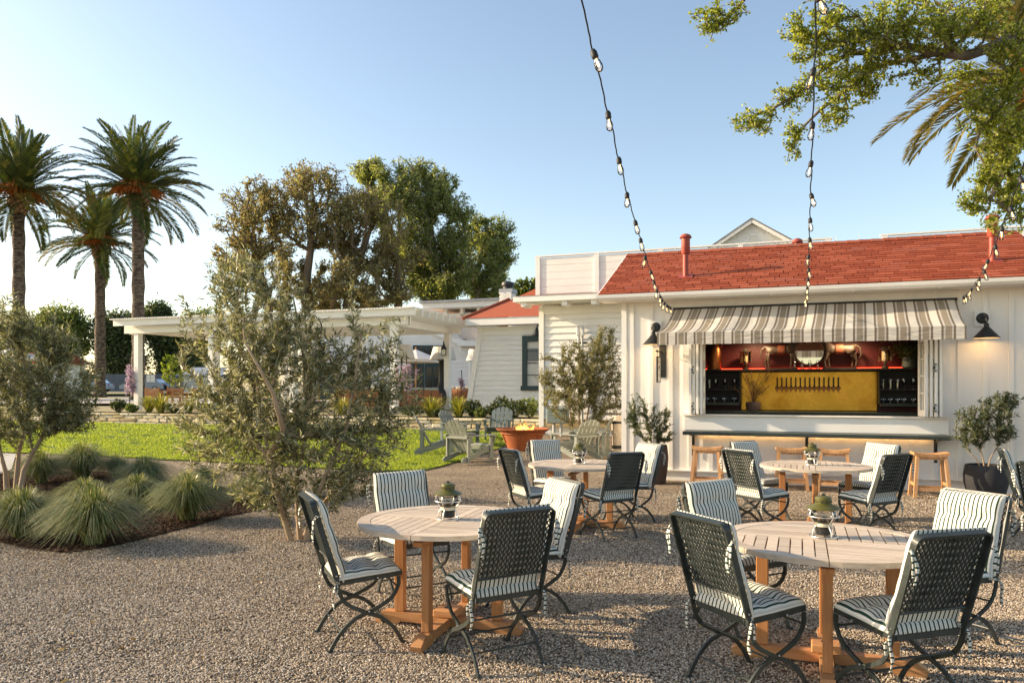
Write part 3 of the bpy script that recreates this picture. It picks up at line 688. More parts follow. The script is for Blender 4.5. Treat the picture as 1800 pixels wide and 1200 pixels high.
def around(ti,ang,r,lab,turn=0):
    c=TABLES[ti][0]; a=R(ang); chair(c[0]+r*math.cos(a),c[1]+r*math.sin(a),ang+180+turn,lab)
chair(-1.0,4.93,25,'folding chair seen side on between the olive tree trunk and the near table')
chair(-.77,5.88,-62,'folding chair behind the table beside the olive tree, its striped front showing')
chair(-.118,4.54,119,'folding chair turned back to us at the table beside the olive tree')
chair(0.11,5.5,207,'folding chair right of the table beside the olive tree, seen from its side')
chair(1.30,4.15,25,'folding chair with woven back at the left front of the nearest table')
chair(1.58,5.2,-63,'folding chair facing us at the left rear of the nearest table')
chair(1.99,3.88,107,'folding chair with woven back at the right front of the nearest table')
chair(2.78,4.85,206,'folding chair facing us at the right rear of the nearest table')
chair(0.26,8.55,25,'folding chair seen side on at the left of the fire bowl table')
chair(0.56,9.55,-62,'folding chair with striped front between the fire bowl and its table')
chair(1.06,8.27,118,'folding chair with woven back towards us at the fire bowl table')
chair(1.43,9.2,208,'folding chair with sunlit cushion beside the brown plant pot')
chair(2.78,8.4,25,'folding chair with woven back at the left front of the stool table')
around(3,118,.80,'folding chair facing us between the two stools at the left of the bar')
around(3,298,.70,'folding chair with woven back at the right front of the stool table')
chair(4.27,9.08,208,'folding chair facing us just left of the rightmost bar stool')
chair(5.80,8.3,-30,'folding chair with striped cushion in front of the black plant pot, at the right edge')
chair(5.18,7.05,25,'folding chair cut off by the right edge of the photo, woven back showing')

# no two cushions lie alike
cv_s=[];cv_b=[]
for k in range(4):
    V,Q,UV=cushion(.435,.405,.055,(.13,.27),(-.13,0,.13),seed=k+3); cv_s.append(np_mesh('seat_cushion',V,Q,TICK,True,UV))
    V,Q,UV=cushion(.44,.545,.052,(.19,.385),(-.14,0,.14),seed=k+13); cv_b.append(np_mesh('back_cushion',V,Q,TICK,True,UV))
cr_=random.Random(99)
for o in [q for q in C.objects if q.name.startswith('garden_chair')]:
    for c in o.children:
        if c.name.startswith('seat_cushion'): c.data=cv_s[cr_.randrange(4)]; c.location.x+=cr_.uniform(-.006,.006); c.rotation_euler.z+=R(cr_.uniform(-2,2))
        if c.name.startswith('back_cushion'): c.data=cv_b[cr_.randrange(4)]; c.location.z+=cr_.uniform(-.012,.012); c.location.x+=cr_.uniform(-.006,.006); c.rotation_euler.y+=R(cr_.uniform(-1.5,1.5))
# ---------------------------------------------------------------- lanterns on the tables
OLIVE=pm('olive_enamel',(.085,.08,.015),(.12,.112,.025),7,.35,rvar=.1); WIREM=pm('bright_wire',(.68,.66,.62),(.82,.80,.76),20,.3,metal=1); GLOBE=glassmat('lantern_glass',(.98,.96,.9),clear=.9); CREAMM=pm('cream_enamel',(.62,.56,.42),None,rough=.45)
def lantern_proto():
    t=empty('lantern')
    MB().lathe([(.036,.012),(.046,.016),(.047,.055),(.04,.06)],20).build('fuel_tank',BLACK,t,auto=40)
    MB().lathe([(.042,.0605),(.05,.064),(.05,.082),(.036,.087)],20).build('collar',CREAMM,t,auto=40)
    g=[(.036,.0875)]+[(.070*math.sin(a),.130-.062*math.cos(a)) for a in np.linspace(.66,2.40,11)]; MB().lathe(g,24,cap=False).build('globe',GLOBE,t,True)
    MB().lathe([(.018,.0875),(.021,.092),(.021,.112),(.012,.116),(.012,.124)],14).build('burner',BLACK,t,auto=40)
    cp_=MB().lathe([(.040,.1785),(.095,.168),(.097,.172),(.078,.186),(.052,.196),(.047,.2),(.047,.226),(.05,.228),(.044,.238),(.028,.244),(.008,.247)],24).build('cap',OLIVE,t,auto=30)
    k=MB()
    for i in range(10): a=i*math.pi/5; k.box((.0482*math.cos(a),.0482*math.sin(a),.212),(.002,.016,.009),a)
    k.build('vent_slot',BLACK,cp_); MB().lathe([(.009,.2435),(.012,.247),(.012,.252),(.006,.257)],10).build('knob',BLACK,cp_,auto=40)
    def ring(r,z,w=.0028): return [(r*math.cos(a),r*math.sin(a),z) for a in np.linspace(0,2*math.pi,25)]
    MB().tube(ring(.080,.005),.0045,6,False).build('base_ring',WIREM,t,True); MB().tube(ring(.090,.125),.0038,6,False).build('guard_ring',WIREM,t,True)
    for i in range(4):
        a=i*math.pi/2+.5; c,s=math.cos(a),math.sin(a)
        P=catmull([(.076*c,.076*s,.004),(.07*c,.07*s,.04),(.052*c,.052*s,.07),(.07*c,.07*s,.095),(.09*c,.09*s,.125),(.088*c,.088*s,.15),(.072*c,.072*s,.174)],4); MB().tube(P,.0036,6).build('guard_wire',WIREM,t,True)
    P=[(.086*math.cos(a),.03+.05*math.sin(a)*.4-.02,.165-.11*math.sin(a)*.55) for a in np.linspace(0,math.pi,14)]
    P=[Vector((.086*math.cos(a),-.055*math.sin(a),.178-.045*math.sin(a))) for a in np.linspace(0,math.pi,14)]; MB().tube(P,.003,6).build('bail_handle',WIREM,t,True)
    return t
lp=lantern_proto()
for i,(tb,lab,dx,dy,rz) in enumerate((((-.436,5.12),'green capped lantern on the table beside the olive tree',0,.0,40),((1.85,4.43),'green capped lantern on the nearest table',.02,.08,-15),((.80,8.85),'green capped lantern on the table in front of the fire bowl',0,.02,80),((3.51,8.7),'green capped lantern on the table in front of the bar stools',-.02,.03,150))):
    o=lp if i==0 else copy_tree(lp); o.location=(tb[0]+dx,tb[1]+dy,.7402); o.rotation_euler.z=R(rz); tag(o,lab,'lantern','table lanterns')
# ---------------------------------------------------------------- bar stools
def stool_proto():
    t=empty('bar_stool'); w,d,h=.48,.29,.68
    for k in range(3):     # three boards of the saddle seat run front to back
        x0=-w/2+k*w/3+.002; x1=x0+w/3-.004; n=6; poly=[]
        f=lambda x:h-.03+.03*(2*x/w)**2
        for i in range(n+1): x=x0+(x1-x0)*i/n; poly.append((x,f(x)))
        for i in range(n,-1,-1): x=x0+(x1-x0)*i/n; poly.append((x,f(x)-.045))
        MB().prism(poly,d,Matrix(((1,0,0,0),(0,0,-1,d/2),(0,1,0,0),(0,0,0,1)))).build('seat_board',STOOLW,t)
    for sx_ in (1,-1):
        for sy in (1,-1): MB().beam((sx_*(w/2-.005),sy*(d/2+.03),0),(sx_*(w/2-.055),sy*(d/2-.035),h-.05),.048,.042,(0,1,0)).build('leg',STOOLW,t)
    for sy in (1,-1):
        MB().box((0,sy*(d/2-.034),h-.085),(w-.16,.024,.055)).build('apron',STOOLW,t); MB().box((0,sy*(d/2+.018),.13),(w-.07,.026,.045)).build('rail',STOOLW,t)
    for sx_ in (1,-1): MB().box((sx_*(w/2-.018),0,.20),(.026,d-.02,.045)).build('rail',STOOLW,t)
    return t
sp_=stool_proto()
for i,(px,n,rz,lab) in enumerate(((1243,.78,-2,'wooden saddle stool at the left end of the counter'),(1391,.55,3,'wooden saddle stool behind the table, left of the middle bracket'),(1466,.6,-3,'wooden saddle stool behind the table, right of the middle bracket'),(1634,.80,4,'wooden saddle stool at the right end of the counter beside the black pot'))):
    o=sp_ if i==0 else copy_tree(sp_); o.location=BAR.p(BAR.s(px,n),n,0); o.rotation_euler.z=ROTW+R(rz); tag(o,lab,'stool','bar stools')
# ---------------------------------------------------------------- wall lamps with lit bulbs
LAMPIN=pm('lamp_inside',(.7,.62,.5),None,rough=.4); BULBON=emit('lit_bulb',(1,.72,.38),14)
for s,lab in ((-.118,'black cone wall lamp left of the awning, above the hanging sign'),(4.93,'black cone wall lamp right of the awning, on a white plate')):
    t=empty('wall_lamp',BAR.p(s,.022,0),ROTW); tag(t,lab,'lamp','black wall lamps'); Z=2.715
    MB().box((0,-.0105,Z),(.21,.02,.24)).build('mounting_plate',TRIMW,t)
    RX=Matrix.Translation((0,-.022,Z))@Matrix.Rotation(R(90),4,'X'); MB().lathe([(.085,0),(.085,.012),(.07,.025),(.03,.03)],24,M=RX).build('canopy',BLACK,t,auto=35)
    P=catmull([(0,-.045,Z),(0,-.13,Z+.03),(0,-.23,Z+.02),(0,-.275,Z-.05),(0,-.275,Z-.1)],6); MB().tube(P,.011,8).build('arm',BLACK,t,True)
    C0=(0,-.275,Z-.325)
    sh=MB().lathe([(.185,0),(.187,.004),(.10,.10),(.036,.175),(.036,.215),(.026,.225),(.02,.24)],28,C0,cap=False); sh.build('shade',BLACK,t,auto=35)
    MB().lathe([(.184,.003),(.10,.097),(.03,.17)],28,C0,cap=False).build('shade_lining',LAMPIN,t,True)
    MB().lathe([(.0,.06),(.02,.068),(.027,.09),(.02,.115),(.014,.14),(.014,.165)],14,C0).build('bulb',BULBON,t,True)
    ld=bpy.data.lights.new('wall_lamp_glow','POINT'); ld.energy=1.6; ld.color=(1,.62,.3); ld.shadow_soft_size=.03; lo=bpy.data.objects.new('glow',ld); C.objects.link(lo); lo.parent=t; lo.location=(0,-.275,C0[2]+.045)
# ---------------------------------------------------------------- hanging blade sign
t=empty('hanging_sign',BAR.p(-.02,.0,0),ROTW); tag(t,'small cream hanging sign with black frame on an iron bracket under the left wall lamp','sign')
MB().box((.02,-.012,2.16),(.12,.022,.68)).build('wall_plate',BLACK,t)
MB().tube([(.0,-.02,2.27),(.0,-.52,2.27)],.014,8).build('arm',BLACK,t,True); MB().lathe([(0,-.024),(.02,-.016),(.024,0),(.02,.016),(0,.024)],10,M=Matrix.Translation((0,-.535,2.27))@Matrix.Rotation(R(90),4,'X')).build('finial',BLACK,t,True)
for y in (-.22,-.46):
    for k in range(3): MB().tube([(0+.008*math.cos(a)*(k%2),y+.008*math.cos(a)*((k+1)%2),2.245-.035*k+.02*math.sin(a)) for a in np.linspace(0,2*math.pi,9)],.003,5,False).build('chain_link',BLACK,t)
MB().box((0,-.34,1.955),(.016,.30,.42)).build('panel',pm('sign_cream',(.72,.68,.56),(.78,.74,.64),5,.5),t)
fr=MB()
for y in (-.497,-.183): fr.box((0,y,1.955),(.028,.016,.45))
for z in (1.738,2.172): fr.box((0,-.34,z),(.028,.30,.016))
fr.build('frame',BLACK,t)
for sx_ in (-1,1):
    mk=MB(); X=sx_*.0085
    for (y,z,a,b_) in ((-.34,1.99,.10,.03),(-.30,2.0,.05,.045),(-.385,1.975,.05,.02),(-.36,1.955,.012,.05),(-.315,1.955,.012,.05)): mk.box((X,y,z),(.001,a,b_))
    mk.build('emblem',pm('sign_ink',(.08,.06,.05),None,rough=.6),t)
    ln=MB()
    for z,w in ((1.87,.16),(1.84,.10),(2.09,.18)): ln.box((X,-.34,z),(.001,w,.012))
    ln.build('lettering',pm('sign_lettering',(.15,.12,.09),None,rough=.6),t)
# ---------------------------------------------------------------- string lights
BULBG=glassmat('bulb_glass',(.98,.97,.94)); FILA=emit('filament',(1,.62,.25),3.5); CORD=pm('black_cord',(.012,.012,.012),None,rough=.6)
def string(lab,pts,spacing=.62,start=.25,seed=0):
    """pts: (x,y,z) from the camera side to the wall"""
    r=random.Random(seed); t=empty('string_light',(0,0,0)); tag(t,lab,'string light','string lights')
    P=catmull(pts,10); W_=[P[0]]
    for a in P[1:]:
        while (a-W_[-1]).length>.05: W_.append(W_[-1]+(a-W_[-1]).normalized()*.05)
    wob=[Vector((math.sin(i*.55)*.004+r.gauss(0,.001),0,math.cos(i*.43)*.004)) for i in range(len(W_))]
    MB().tube([p+w for p,w in zip(W_,wob)],.0048,5).build('cable',CORD,t,True)
    sock=MB().lathe([(.0,.0),(.014,-.002),(.016,-.012),(.021,-.016),(.021,-.05),(.019,-.056)],12).mesh('socket',CORD,True)
    prof=[(.012,-.05),(.0145,-.062),(.0225,-.085),(.0265,-.108),(.0235,-.128),(.013,-.142),(.0,-.146)]
    bul=MB().lathe(prof,14,cap=False).mesh('bulb',BULBG,True)
    fil=MB().tube([(-.004,0,-.06),(-.007,0,-.105),(-.0025,0,-.112),(0,0,-.075),(.0025,0,-.112),(.007,0,-.105),(.004,0,-.06)],.0011,4).mesh('filament',FILA)
    d=start; i=0; L=0
    for k in range(1,len(W_)):
        L+=(W_[k]-W_[k-1]).length
        if L>=d and k<len(W_)-2:
            s=link('socket',sock,t); s.scale=(.86,.86,.86); s.location=W_[k]+Vector((0,0,-.002)); s.rotation_euler=(r.uniform(-.3,.3),r.uniform(-.35,.35),r.uniform(0,3))
            b=link('bulb',bul,s); link('filament',fil,b); d+=spacing*r.uniform(.95,1.05)
e1=BAR.p(BAR.s(1180,.03),.03,3.06); e2=BAR.p(BAR.s(1417,.04),.04,3.07); e3=BAR.p(BAR.s(1692,.03),.03,3.06)
def lin(a,b,ys): return [(a[0]+(b[0]-a[0])*(y-a[1])/(b[1]-a[1]),y,z) for y,z in ys]
string('string of clear bulbs crossing the open sky above the fire bowl table',[(.333-.2585*1.6,2.0,4.0)]+lin((.333,3.6),e1,((3.6,3.49),(4.6,3.315),(5.8,3.11),(7.1,2.99),(8.7,2.875),(10.2,2.87),(11.7,2.935)))+[tuple(e1)],.62,2.08,1)
string('string of clear bulbs hanging in front of the oak branches above the awning',[(.405*2.0,2.0,4.1)]+lin((1.56,3.85),e2,((3.85,3.62),(4.5,3.49),(5.7,3.29),(6.9,3.13),(8.1,3.01),(9.5,2.94),(11,2.95)))+[tuple(e2)],.62,1.98,2)
string('string of clear bulbs at the right edge in front of the red flue pipe',[(3.67-.5317*2.4,3.0,3.72)]+lin((3.67,5.4),e3,((5.4,3.2),(6.6,3.06),(7.8,2.96),(9,2.94),(10.4,2.97)))+[tuple(e3)],.62,.4,3)
# ---------------------------------------------------------------- adirondack chairs and the fire bowl
ADI=woodmat('sage_paint',(.17,.185,.15),(.21,.225,.185),(.245,.26,.215),2,.6,'Y',.1)
ADI_SHADE=woodmat('shaded_sage_paint',(.13,.155,.145),(.16,.19,.18),(.19,.22,.21),2,.6,'Y',.1)  # same sage paint, darker and bluer: shade put into the colour
def adirondack(mat):
    t=empty('adirondack_chair'); hw=.29
    for sg in (1,-1):
        poly=[(.40,.36),(.44,.33),(.44,.26),(-.42,.0),(-.50,.0),(-.52,.05),(-.46,.11),(-.30,.14)]   # (y,z) side rail
        MB().prism(poly,.03,Matrix(((0,0,1,sg*hw-.015),(1,0,0,0),(0,1,0,0),(0,0,0,1)))).build('side_rail',mat,t)
        MB().box((sg*(hw+.032),.36,.27),(.032,.10,.54)).build('front_leg',mat,t); MB().box((sg*(hw+.032),-.34,.28),(.032,.07,.56)).build('rear_leg',mat,t)
        ap=[(-.07,.46),(.07,.46),(.085,.40),(.075,.1),(.03,-.42),(-.04,-.42),(-.06,.1),(-.085,.40)]
        MB().prism([(x+sg*(hw+.04),y) for x,y in ap],.024,Matrix.Translation((0,0,.555))).build('armrest',mat,t)
        MB().prism([(.30,.54),(.40,.54),(.40,.36)] if False else [(.41,.545),(.455,.545),(.41,.40)],.03,Matrix(((0,0,1,sg*(hw+.06)-.015),(1,0,0,0),(0,1,0,0),(0,0,0,1)))).build('arm_bracket',mat,t)
    for k in range(6):
        y=.40-k*.095; z=.365-k*.027-(.008 if k==0 else 0); MB().box((0,y,z),(2*hw+.03,.082,.022),M=None).build('seat_slat',mat,t)
    n=5; w=.105; th=R(28); bd=Vector((0,-math.sin(th),math.cos(th))); o0=Vector((0,-.13,.20))
    for k in range(n):
        u=(k-(n-1)/2); x=u*(w+.012); top=.80-.024*u*u; fan=u*R(1.8)
        poly=[(-w/2*.82,0),(w/2*.82,0),(w/2,top*.8)]+[(w/2*f_,top-.012*(1-abs(f_))*0-.030*((u+f_*.45)**2-u*u)*.8-.008*abs(f_)**4) for f_ in np.linspace(1,-1,7)]+[(-w/2,top*.8)]
        M=Matrix.Translation(o0+Vector((x*.9,0,0)))@Matrix((Vector((1,0,0)),bd,Vector((1,0,0)).cross(bd))).transposed().to_4x4()@Matrix.Rotation(-fan,4,'Z'); MB().prism(poly,.02,M).build('back_slat',mat,t)
    for d in (.42,.60): MB().beam(o0+bd*d+Vector((-.27,-.012,0)),o0+bd*d+Vector((.27,-.012,0)),.022,.06,bd).build('back_rail',mat,t)
    MB().box((0,-.372,.53),(2*hw+.06,.03,.05)).build('arm_rail',mat,t)
    return t
ap1=adirondack(ADI); ap2=adirondack(ADI_SHADE)
ADS=[(ap1,(-.93,16.35),48,'sage adirondack chair at the lawn edge, nearest to us, left of the fire bowl'),(None,(-1.78,17.75),4,'sage adirondack chair standing side on in the grass, leftmost of the fire bowl chairs'),
     (ap2,(-1.38,19.7),-28,'sage adirondack chair coloured as in shade, half hidden behind the nearest one'),(2,(-.35,21.0),-100,'sage adirondack chair coloured as in shade, straight behind the fire bowl'),
     (None,(1.42,16.6),128,'sage adirondack chair right of the fire bowl, its slatted back to us'),(None,(1.82,17.3),164,'sage adirondack chair beside the corner of the bar, seen side on')]
for src,(x,y),f,lab in ADS:
    o=src if isinstance(src,bpy.types.Object) else copy_tree(ap2 if src==2 else ap1); o.location=(x,y,terr(y)+.02); o.rotation_euler.z=R(f-90); tag(o,lab,'chair','adirondack chairs around the fire bowl')
RUST=pm('rusty_steel',(.22,.05,.016),(.36,.10,.03),5,.7,.3,60,c3=(.28,.07,.02)); FB=(.27,18.7,terr(18.7))
t=empty('fire_bowl',FB); tag(t,'wide rusty steel fire bowl with small flames and broken stone inside','fire bowl')
MB().lathe([(.36,0),(.37,.02),(.44,.20),(.50,.34),(.515,.38),(.54,.40),(.54,.43),(.62,.47),(.67,.51),(.675,.53),(.655,.53),(.58,.485),(.5,.46),(0,.45)],40).build('bowl',RUST,t,auto=30)
for k in range(6):
    a=k*math.pi/3+.3; MB().beam((.45*math.cos(a),.45*math.sin(a),.19),(.54*math.cos(a),.54*math.sin(a),.41),.05,.02,(math.cos(a),math.sin(a),0)).build('rib',RUST,t)
MB().tube([(.545*math.cos(a),.545*math.sin(a),.415) for a in np.linspace(0,2*math.pi,41)],.018,6,False).build('band',RUST,t,True)
rk=MB()
for k in range(46):
    a=rng.uniform(0,6.28); r_=rng.uniform(0,.46); q=rng.uniform(.03,.06); rk.lathe([(q*.6,-q*.5),(q,0),(q*.5,q*.5)],6,(r_*math.cos(a),r_*math.sin(a),.475))
o=rk.build('lava_rock',pm('lava_stone',(.05,.03,.025),(.16,.09,.06),8,.9,.4,30),t); o['kind']='stuff'
def flamemat():
    m,n,l,b=nodes('flame'); n.remove(b); e=n.new('ShaderNodeEmission'); tr=n.new('ShaderNodeBsdfTransparent'); mx=n.new('ShaderNodeMixShader'); tc=n.new('ShaderNodeTexCoord'); sp=n.new('ShaderNodeSeparateXYZ'); l.new(tc.outputs['Generated'],sp.inputs[0])
    r=ramp(n,[(0,(1,.62,.2)),(.5,(1,.35,.06)),(1,(.9,.16,.02))]); l.new(sp.outputs[2],r.inputs[0]); l.new(r.outputs[0],e.inputs[0]); e.inputs[1].default_value=3.2
    mr=n.new('ShaderNodeMapRange'); mr.inputs[3].default_value=.75; mr.inputs[4].default_value=.25; l.new(sp.outputs[2],mr.inputs[0]); l.new(mr.outputs[0],mx.inputs[0]); l.new(tr.outputs[0],mx.inputs[1]); l.new(e.outputs[0],mx.inputs[2]); l.new(mx.outputs[0],n['Material Output'].inputs[0]); return m
FLM=flamemat()
for k in range(16):
    a=rng.uniform(0,6.28); r_=rng.uniform(0,.33); h=rng.uniform(.06,.20)*(1.35-r_*1.8); x,y=r_*math.cos(a),r_*math.sin(a); m=MB()
    P=[(x+rng.uniform(-.01,.01),y,.47),(x+rng.uniform(-.02,.02),y,.47+h*.35),(x+rng.uniform(-.04,.04),y,.47+h*.7),(x+rng.uniform(-.05,.05),y,.47+h)]
    m.tube(catmull(P,3),[.012,.022,.03,.03,.026,.022,.016,.011,.006,.002][:10],7); m.build('flame',FLM,t,True)
# ---------------------------------------------------------------- what stands in the bar
BRASS=pm('worn_brass',(.34,.15,.016),(.66,.35,.055),1.3,.27,.06,2.5,metal=1,c3=(.50,.25,.03),rvar=.14)
SHELF=pm('shelf_black',(.018,.014,.013),(.03,.024,.022),4,.5)
YB=2.255
def inb(name,m,mat,smooth=False,auto=None): return m.build(name,mat,bar,smooth,auto)
MB().box((2.15,YB-.2,1.985),(4.2,.40,.035)).build('upper_shelf',SHELF,bar)
br=MB().box((2.457,YB-.02,1.572),(2.46,.03,.745),bev=.003).build('brass_panel',BRASS,bar); br['label']='polished brass splashback with a row of beer taps'
for x0,x1 in ((.25,1.2),(3.715,4.34)):
    MB().box(((x0+x1)/2,YB-.16,1.6),(x1-x0,.30,.03)).build('shelf',SHELF,bar); MB().box(((x0+x1)/2,YB-.16,1.32),(x1-x0,.32,.05)).build('shelf',STONE_DK,bar); MB().box(((x0+x1)/2,YB-.015,1.65),(x1-x0,.02,.62)).build('shelf_back',ROOMK,bar)
for x in (1.213,3.702): MB().box((x,YB-.16,1.65),(.024,.31,.63)).build('shelf_divider',SHELF,bar)
MB().box((2.2,YB-.42,1.16),(4.2,.78,.05)).build('back_counter',STONE_DK,bar)
MB().box((2.2,.42,1.14),(3.8,.45,.02)).build('front_counter',SHELF,bar)
for x in (1.05,3.9): MB().box((x,.46,1.155),(.55,.3,.012)).build('drip_tray',BRASS,bar)
LED=emit('red_glow_strip',(1,.05,.02),5)
MB().box((2.2,YB-.008,2.012),(4.0,.012,.016)).build('glow_strip',LED,bar)
TAPB=pm('tap_black',(.015,.01,.008),None,rough=.3); TAPC=pm('tap_copper',(.5,.2,.09),None,rough=.3,metal=1)
for k in range(14):
    x=1.905+k*(3.013-1.905)/13; tp_=empty('beer_tap',(x,YB-.04,1.63)); tp_.parent=br; 
    MB().beam((0,-.05,-.0),(0,-.075,.21),.022,.022,(0,1,0)).build('tap_handle',TAPB,tp_)
    MB().lathe([(.036,-.0),(.042,.02),(.026,.045)],10,M=Matrix.Rotation(R(90),4,'X')).tube([(0,-.03,0),(0,-.08,-.005),(0,-.085,-.075)],.012,8).build('spout',TAPC,tp_,auto=40)
LIGHTS=[('ceiling_lamp',(1.5,1.72),'left'),('ceiling_lamp',(3.2,1.72),'right')]
for nm,(x,y),sd_ in LIGHTS:
    t=empty(nm,BAR.p(x,-y,0),ROTW); tag(t,'small round ceiling lamp inside the bar, '+sd_+' of the two','lamp','ceiling lamps in the bar')
    MB().lathe([(.11,2.719),(.11,2.69),(.09,2.685)],20).build('housing',BLACK,t); MB().lathe([(.088,2.6845),(.088,2.68)],20).build('diffuser',emit('lamp_diffuser',(1,.75,.45),8),t)
    ld=bpy.data.lights.new('bar_glow','SPOT'); ld.energy=60; ld.color=(1,.72,.42); ld.spot_size=R(165); ld.spot_blend=.6; ld.shadow_soft_size=.08; lo=bpy.data.objects.new('glow',ld); C.objects.link(lo); lo.parent=t; lo.location=(0,0,2.67)
def put(name,lab,cat,s,y,z,grp=None): t=empty(name,BAR.p(s,-y,z),ROTW); return tag(t,lab,cat,grp)
COPPER=pm('hammered_copper',(.36,.11,.04),(.58,.24,.10),14,.32,.5,60,metal=1)
t=put('copper_churn','tall hammered copper milk churn on the shelf beside the left folding windows','churn',.72,1.95,2.003)
MB().lathe([(.135,0),(.14,.01),(.14,.40),(.13,.44),(.09,.50),(.085,.55),(.10,.57)],24).build('body',COPPER,t,auto=30)
for sg in (1,-1): MB().tube([(sg*.12,0,.45),(sg*.16,0,.47),(sg*.15,0,.53),(sg*.095,0,.54)],.01,6).build('handle',COPPER,t)
AMB=glassmat('amber_crystal',(.95,.78,.55)); SILV=pm('tarnished_silver',(.35,.30,.24),(.5,.44,.36),12,.35,metal=1)
for s,lab in ((1.32,'crystal table lamp left of the carved horses'),(3.80,'crystal table lamp between the right horse and the shrub')):
    t=put('crystal_lamp',lab,'lamp',s,2.0,2.003,'crystal lamps on the bar shelf')
    MB().lathe([(.06,0),(.065,.015),(.03,.04),(.02,.07),(.05,.10),(.05,.115)],16).build('foot',SILV,t,auto=40); MB().lathe([(.035,.12),(.05,.16),(.05,.30),(.03,.33)],14).build('core',CREAMM,t,True)
    for k in range(9): a=k*2*math.pi/9; MB().box((.10*math.cos(a),.10*math.sin(a),.235),(.018,.03,.20),a).build('prism_rod',AMB,t)
    MB().lathe([(.115,.34),(.118,.35),(.06,.37),(.02,.41)],16).build('cap',SILV,t,auto=40); MB().lathe([(.115,.125),(.118,.13),(.05,.12)],16).build('lower_ring',SILV,t)
# pair of carved horses
HORSE=pm('carved_dark_wood',(.035,.025,.022),(.08,.05,.035),9,.5,.3,30); SADDLE=pm('worn_red_saddle',(.20,.05,.025),(.28,.09,.05),8,.6)
def horse(sg,s,lab):
    t=put('carved_horse',lab,'horse figure',s,2.02,2.003,'carved horses on the bar shelf'); t.scale=(1.2,1.2,1.45)
    bm=bmesh.new(); sk=[(0,(-.17*sg,0,.26),.055),(1,(0,0,.245),.06),(2,(.15*sg,0,.265),.058),(3,(.21*sg,0,.36),.04),(4,(.27*sg,0,.44),.03),(5,(.33*sg,0,.40),.024),(6,(.375*sg,0,.35),.015)]
    vs=[bm.verts.new(p) for _,p,_ in sk]; rr=[r for *_,r in sk]
    E=[(i,i+1) for i in range(6)]
    def add(p,par,r): v=bm.verts.new(p); vs.append(v); rr.append(r); E.append((par,len(vs)-1)); return len(vs)-1
    for dy in (.04,-.04):
        a=add((.17*sg+dy*.3,dy,.17),2,.026); b_=add((.185*sg+dy*.8,dy,.085),a,.015); add((.17*sg+dy*.8,dy,.012),b_,.017)
        a=add((-.20*sg-dy*.3,dy,.17),0,.03); b_=add((-.225*sg-dy*.6,dy,.09),a,.016); add((-.205*sg-dy*.6,dy,.012),b_,.018)
    a=add((-.245*sg,0,.30),0,.018); b_=add((-.30*sg,0,.26),a,.02); c_=add((-.315*sg,0,.18),b_,.016); add((-.285*sg,0,.13),c_,.006)
    add((.262*sg,.014,.49),4,.008)
    for i,j in E: bm.edges.new((vs[i],vs[j]))
    me=bpy.data.meshes.new('horse_body'); bm.to_mesh(me); bm.free(); me.materials.append(HORSE); o=link('body',me,t)
    md=o.modifiers.new('skin','SKIN'); 
    for i,v in enumerate(me.skin_vertices[0].data): v.radius=(rr[i],rr[i]); v.use_root=(i==1)
    s2=o.modifiers.new('sub','SUBSURF'); s2.levels=1; s2.render_levels=2
    MB().lathe([(.07,-.055),(.072,0),(.07,.055)],14,M=Matrix.Translation((0,0,.25))@Matrix.Rotation(R(90),4,'Y')@Matrix.Scale(.95,4,(1,0,0)),cap=False).build('saddle',SADDLE,t,True)
    MB().box((.0,0,.006),(.5,.1,.012)).build('plinth',HORSE,t)
horse(1,1.98,'dark carved horse with red saddle left of the round mirror'); horse(-1,3.02,'dark carved horse with red saddle right of the round mirror')
t=put('round_mirror','round mirror in a dark frame behind the carved horses','mirror',2.5,2.235,2.35)
MB().lathe([(.0,0),(.27,0)],32,M=Matrix.Rotation(R(90),4,'X'),cap=False).build('glass',pm('mirror_glass',(.8,.78,.72),None,rough=.04,metal=1),t)
MB().tube([(.28*math.cos(a),-.012,.28*math.sin(a)) for a in np.linspace(0,2*math.pi,41)],.022,8,False).build('frame',HORSE,t,True)
GLASS=glassmat('drinking_glass',(.96,.97,.97),clear=.7)
def glass(kind,s,y,z,lab,grp):
    t=put('drinking_glass' if kind=='tumbler' else ('wine_glass' if kind=='wine' else 'tall_glass'),lab,'glass',s,y,z,grp)
    pr={'tumbler':[(.034,0),(.036,.004),(.04,.09)],'tall':[(.03,0),(.032,.005),(.028,.05),(.036,.18)],'wine':[(.038,0),(.036,.006),(.006,.012),(.006,.075),(.03,.095),(.043,.13),(.038,.19)],'bottle':[(.03,0),(.034,.004),(.034,.10),(.012,.14),(.012,.17)]}[kind]
    MB().lathe(pr,14,cap=False).build('bowl',GLASS,t,True); MB().lathe([(pr[0][0]*.96,.001),(pr[0][0]*.96,.006)],14).build('base',GLASS,t)
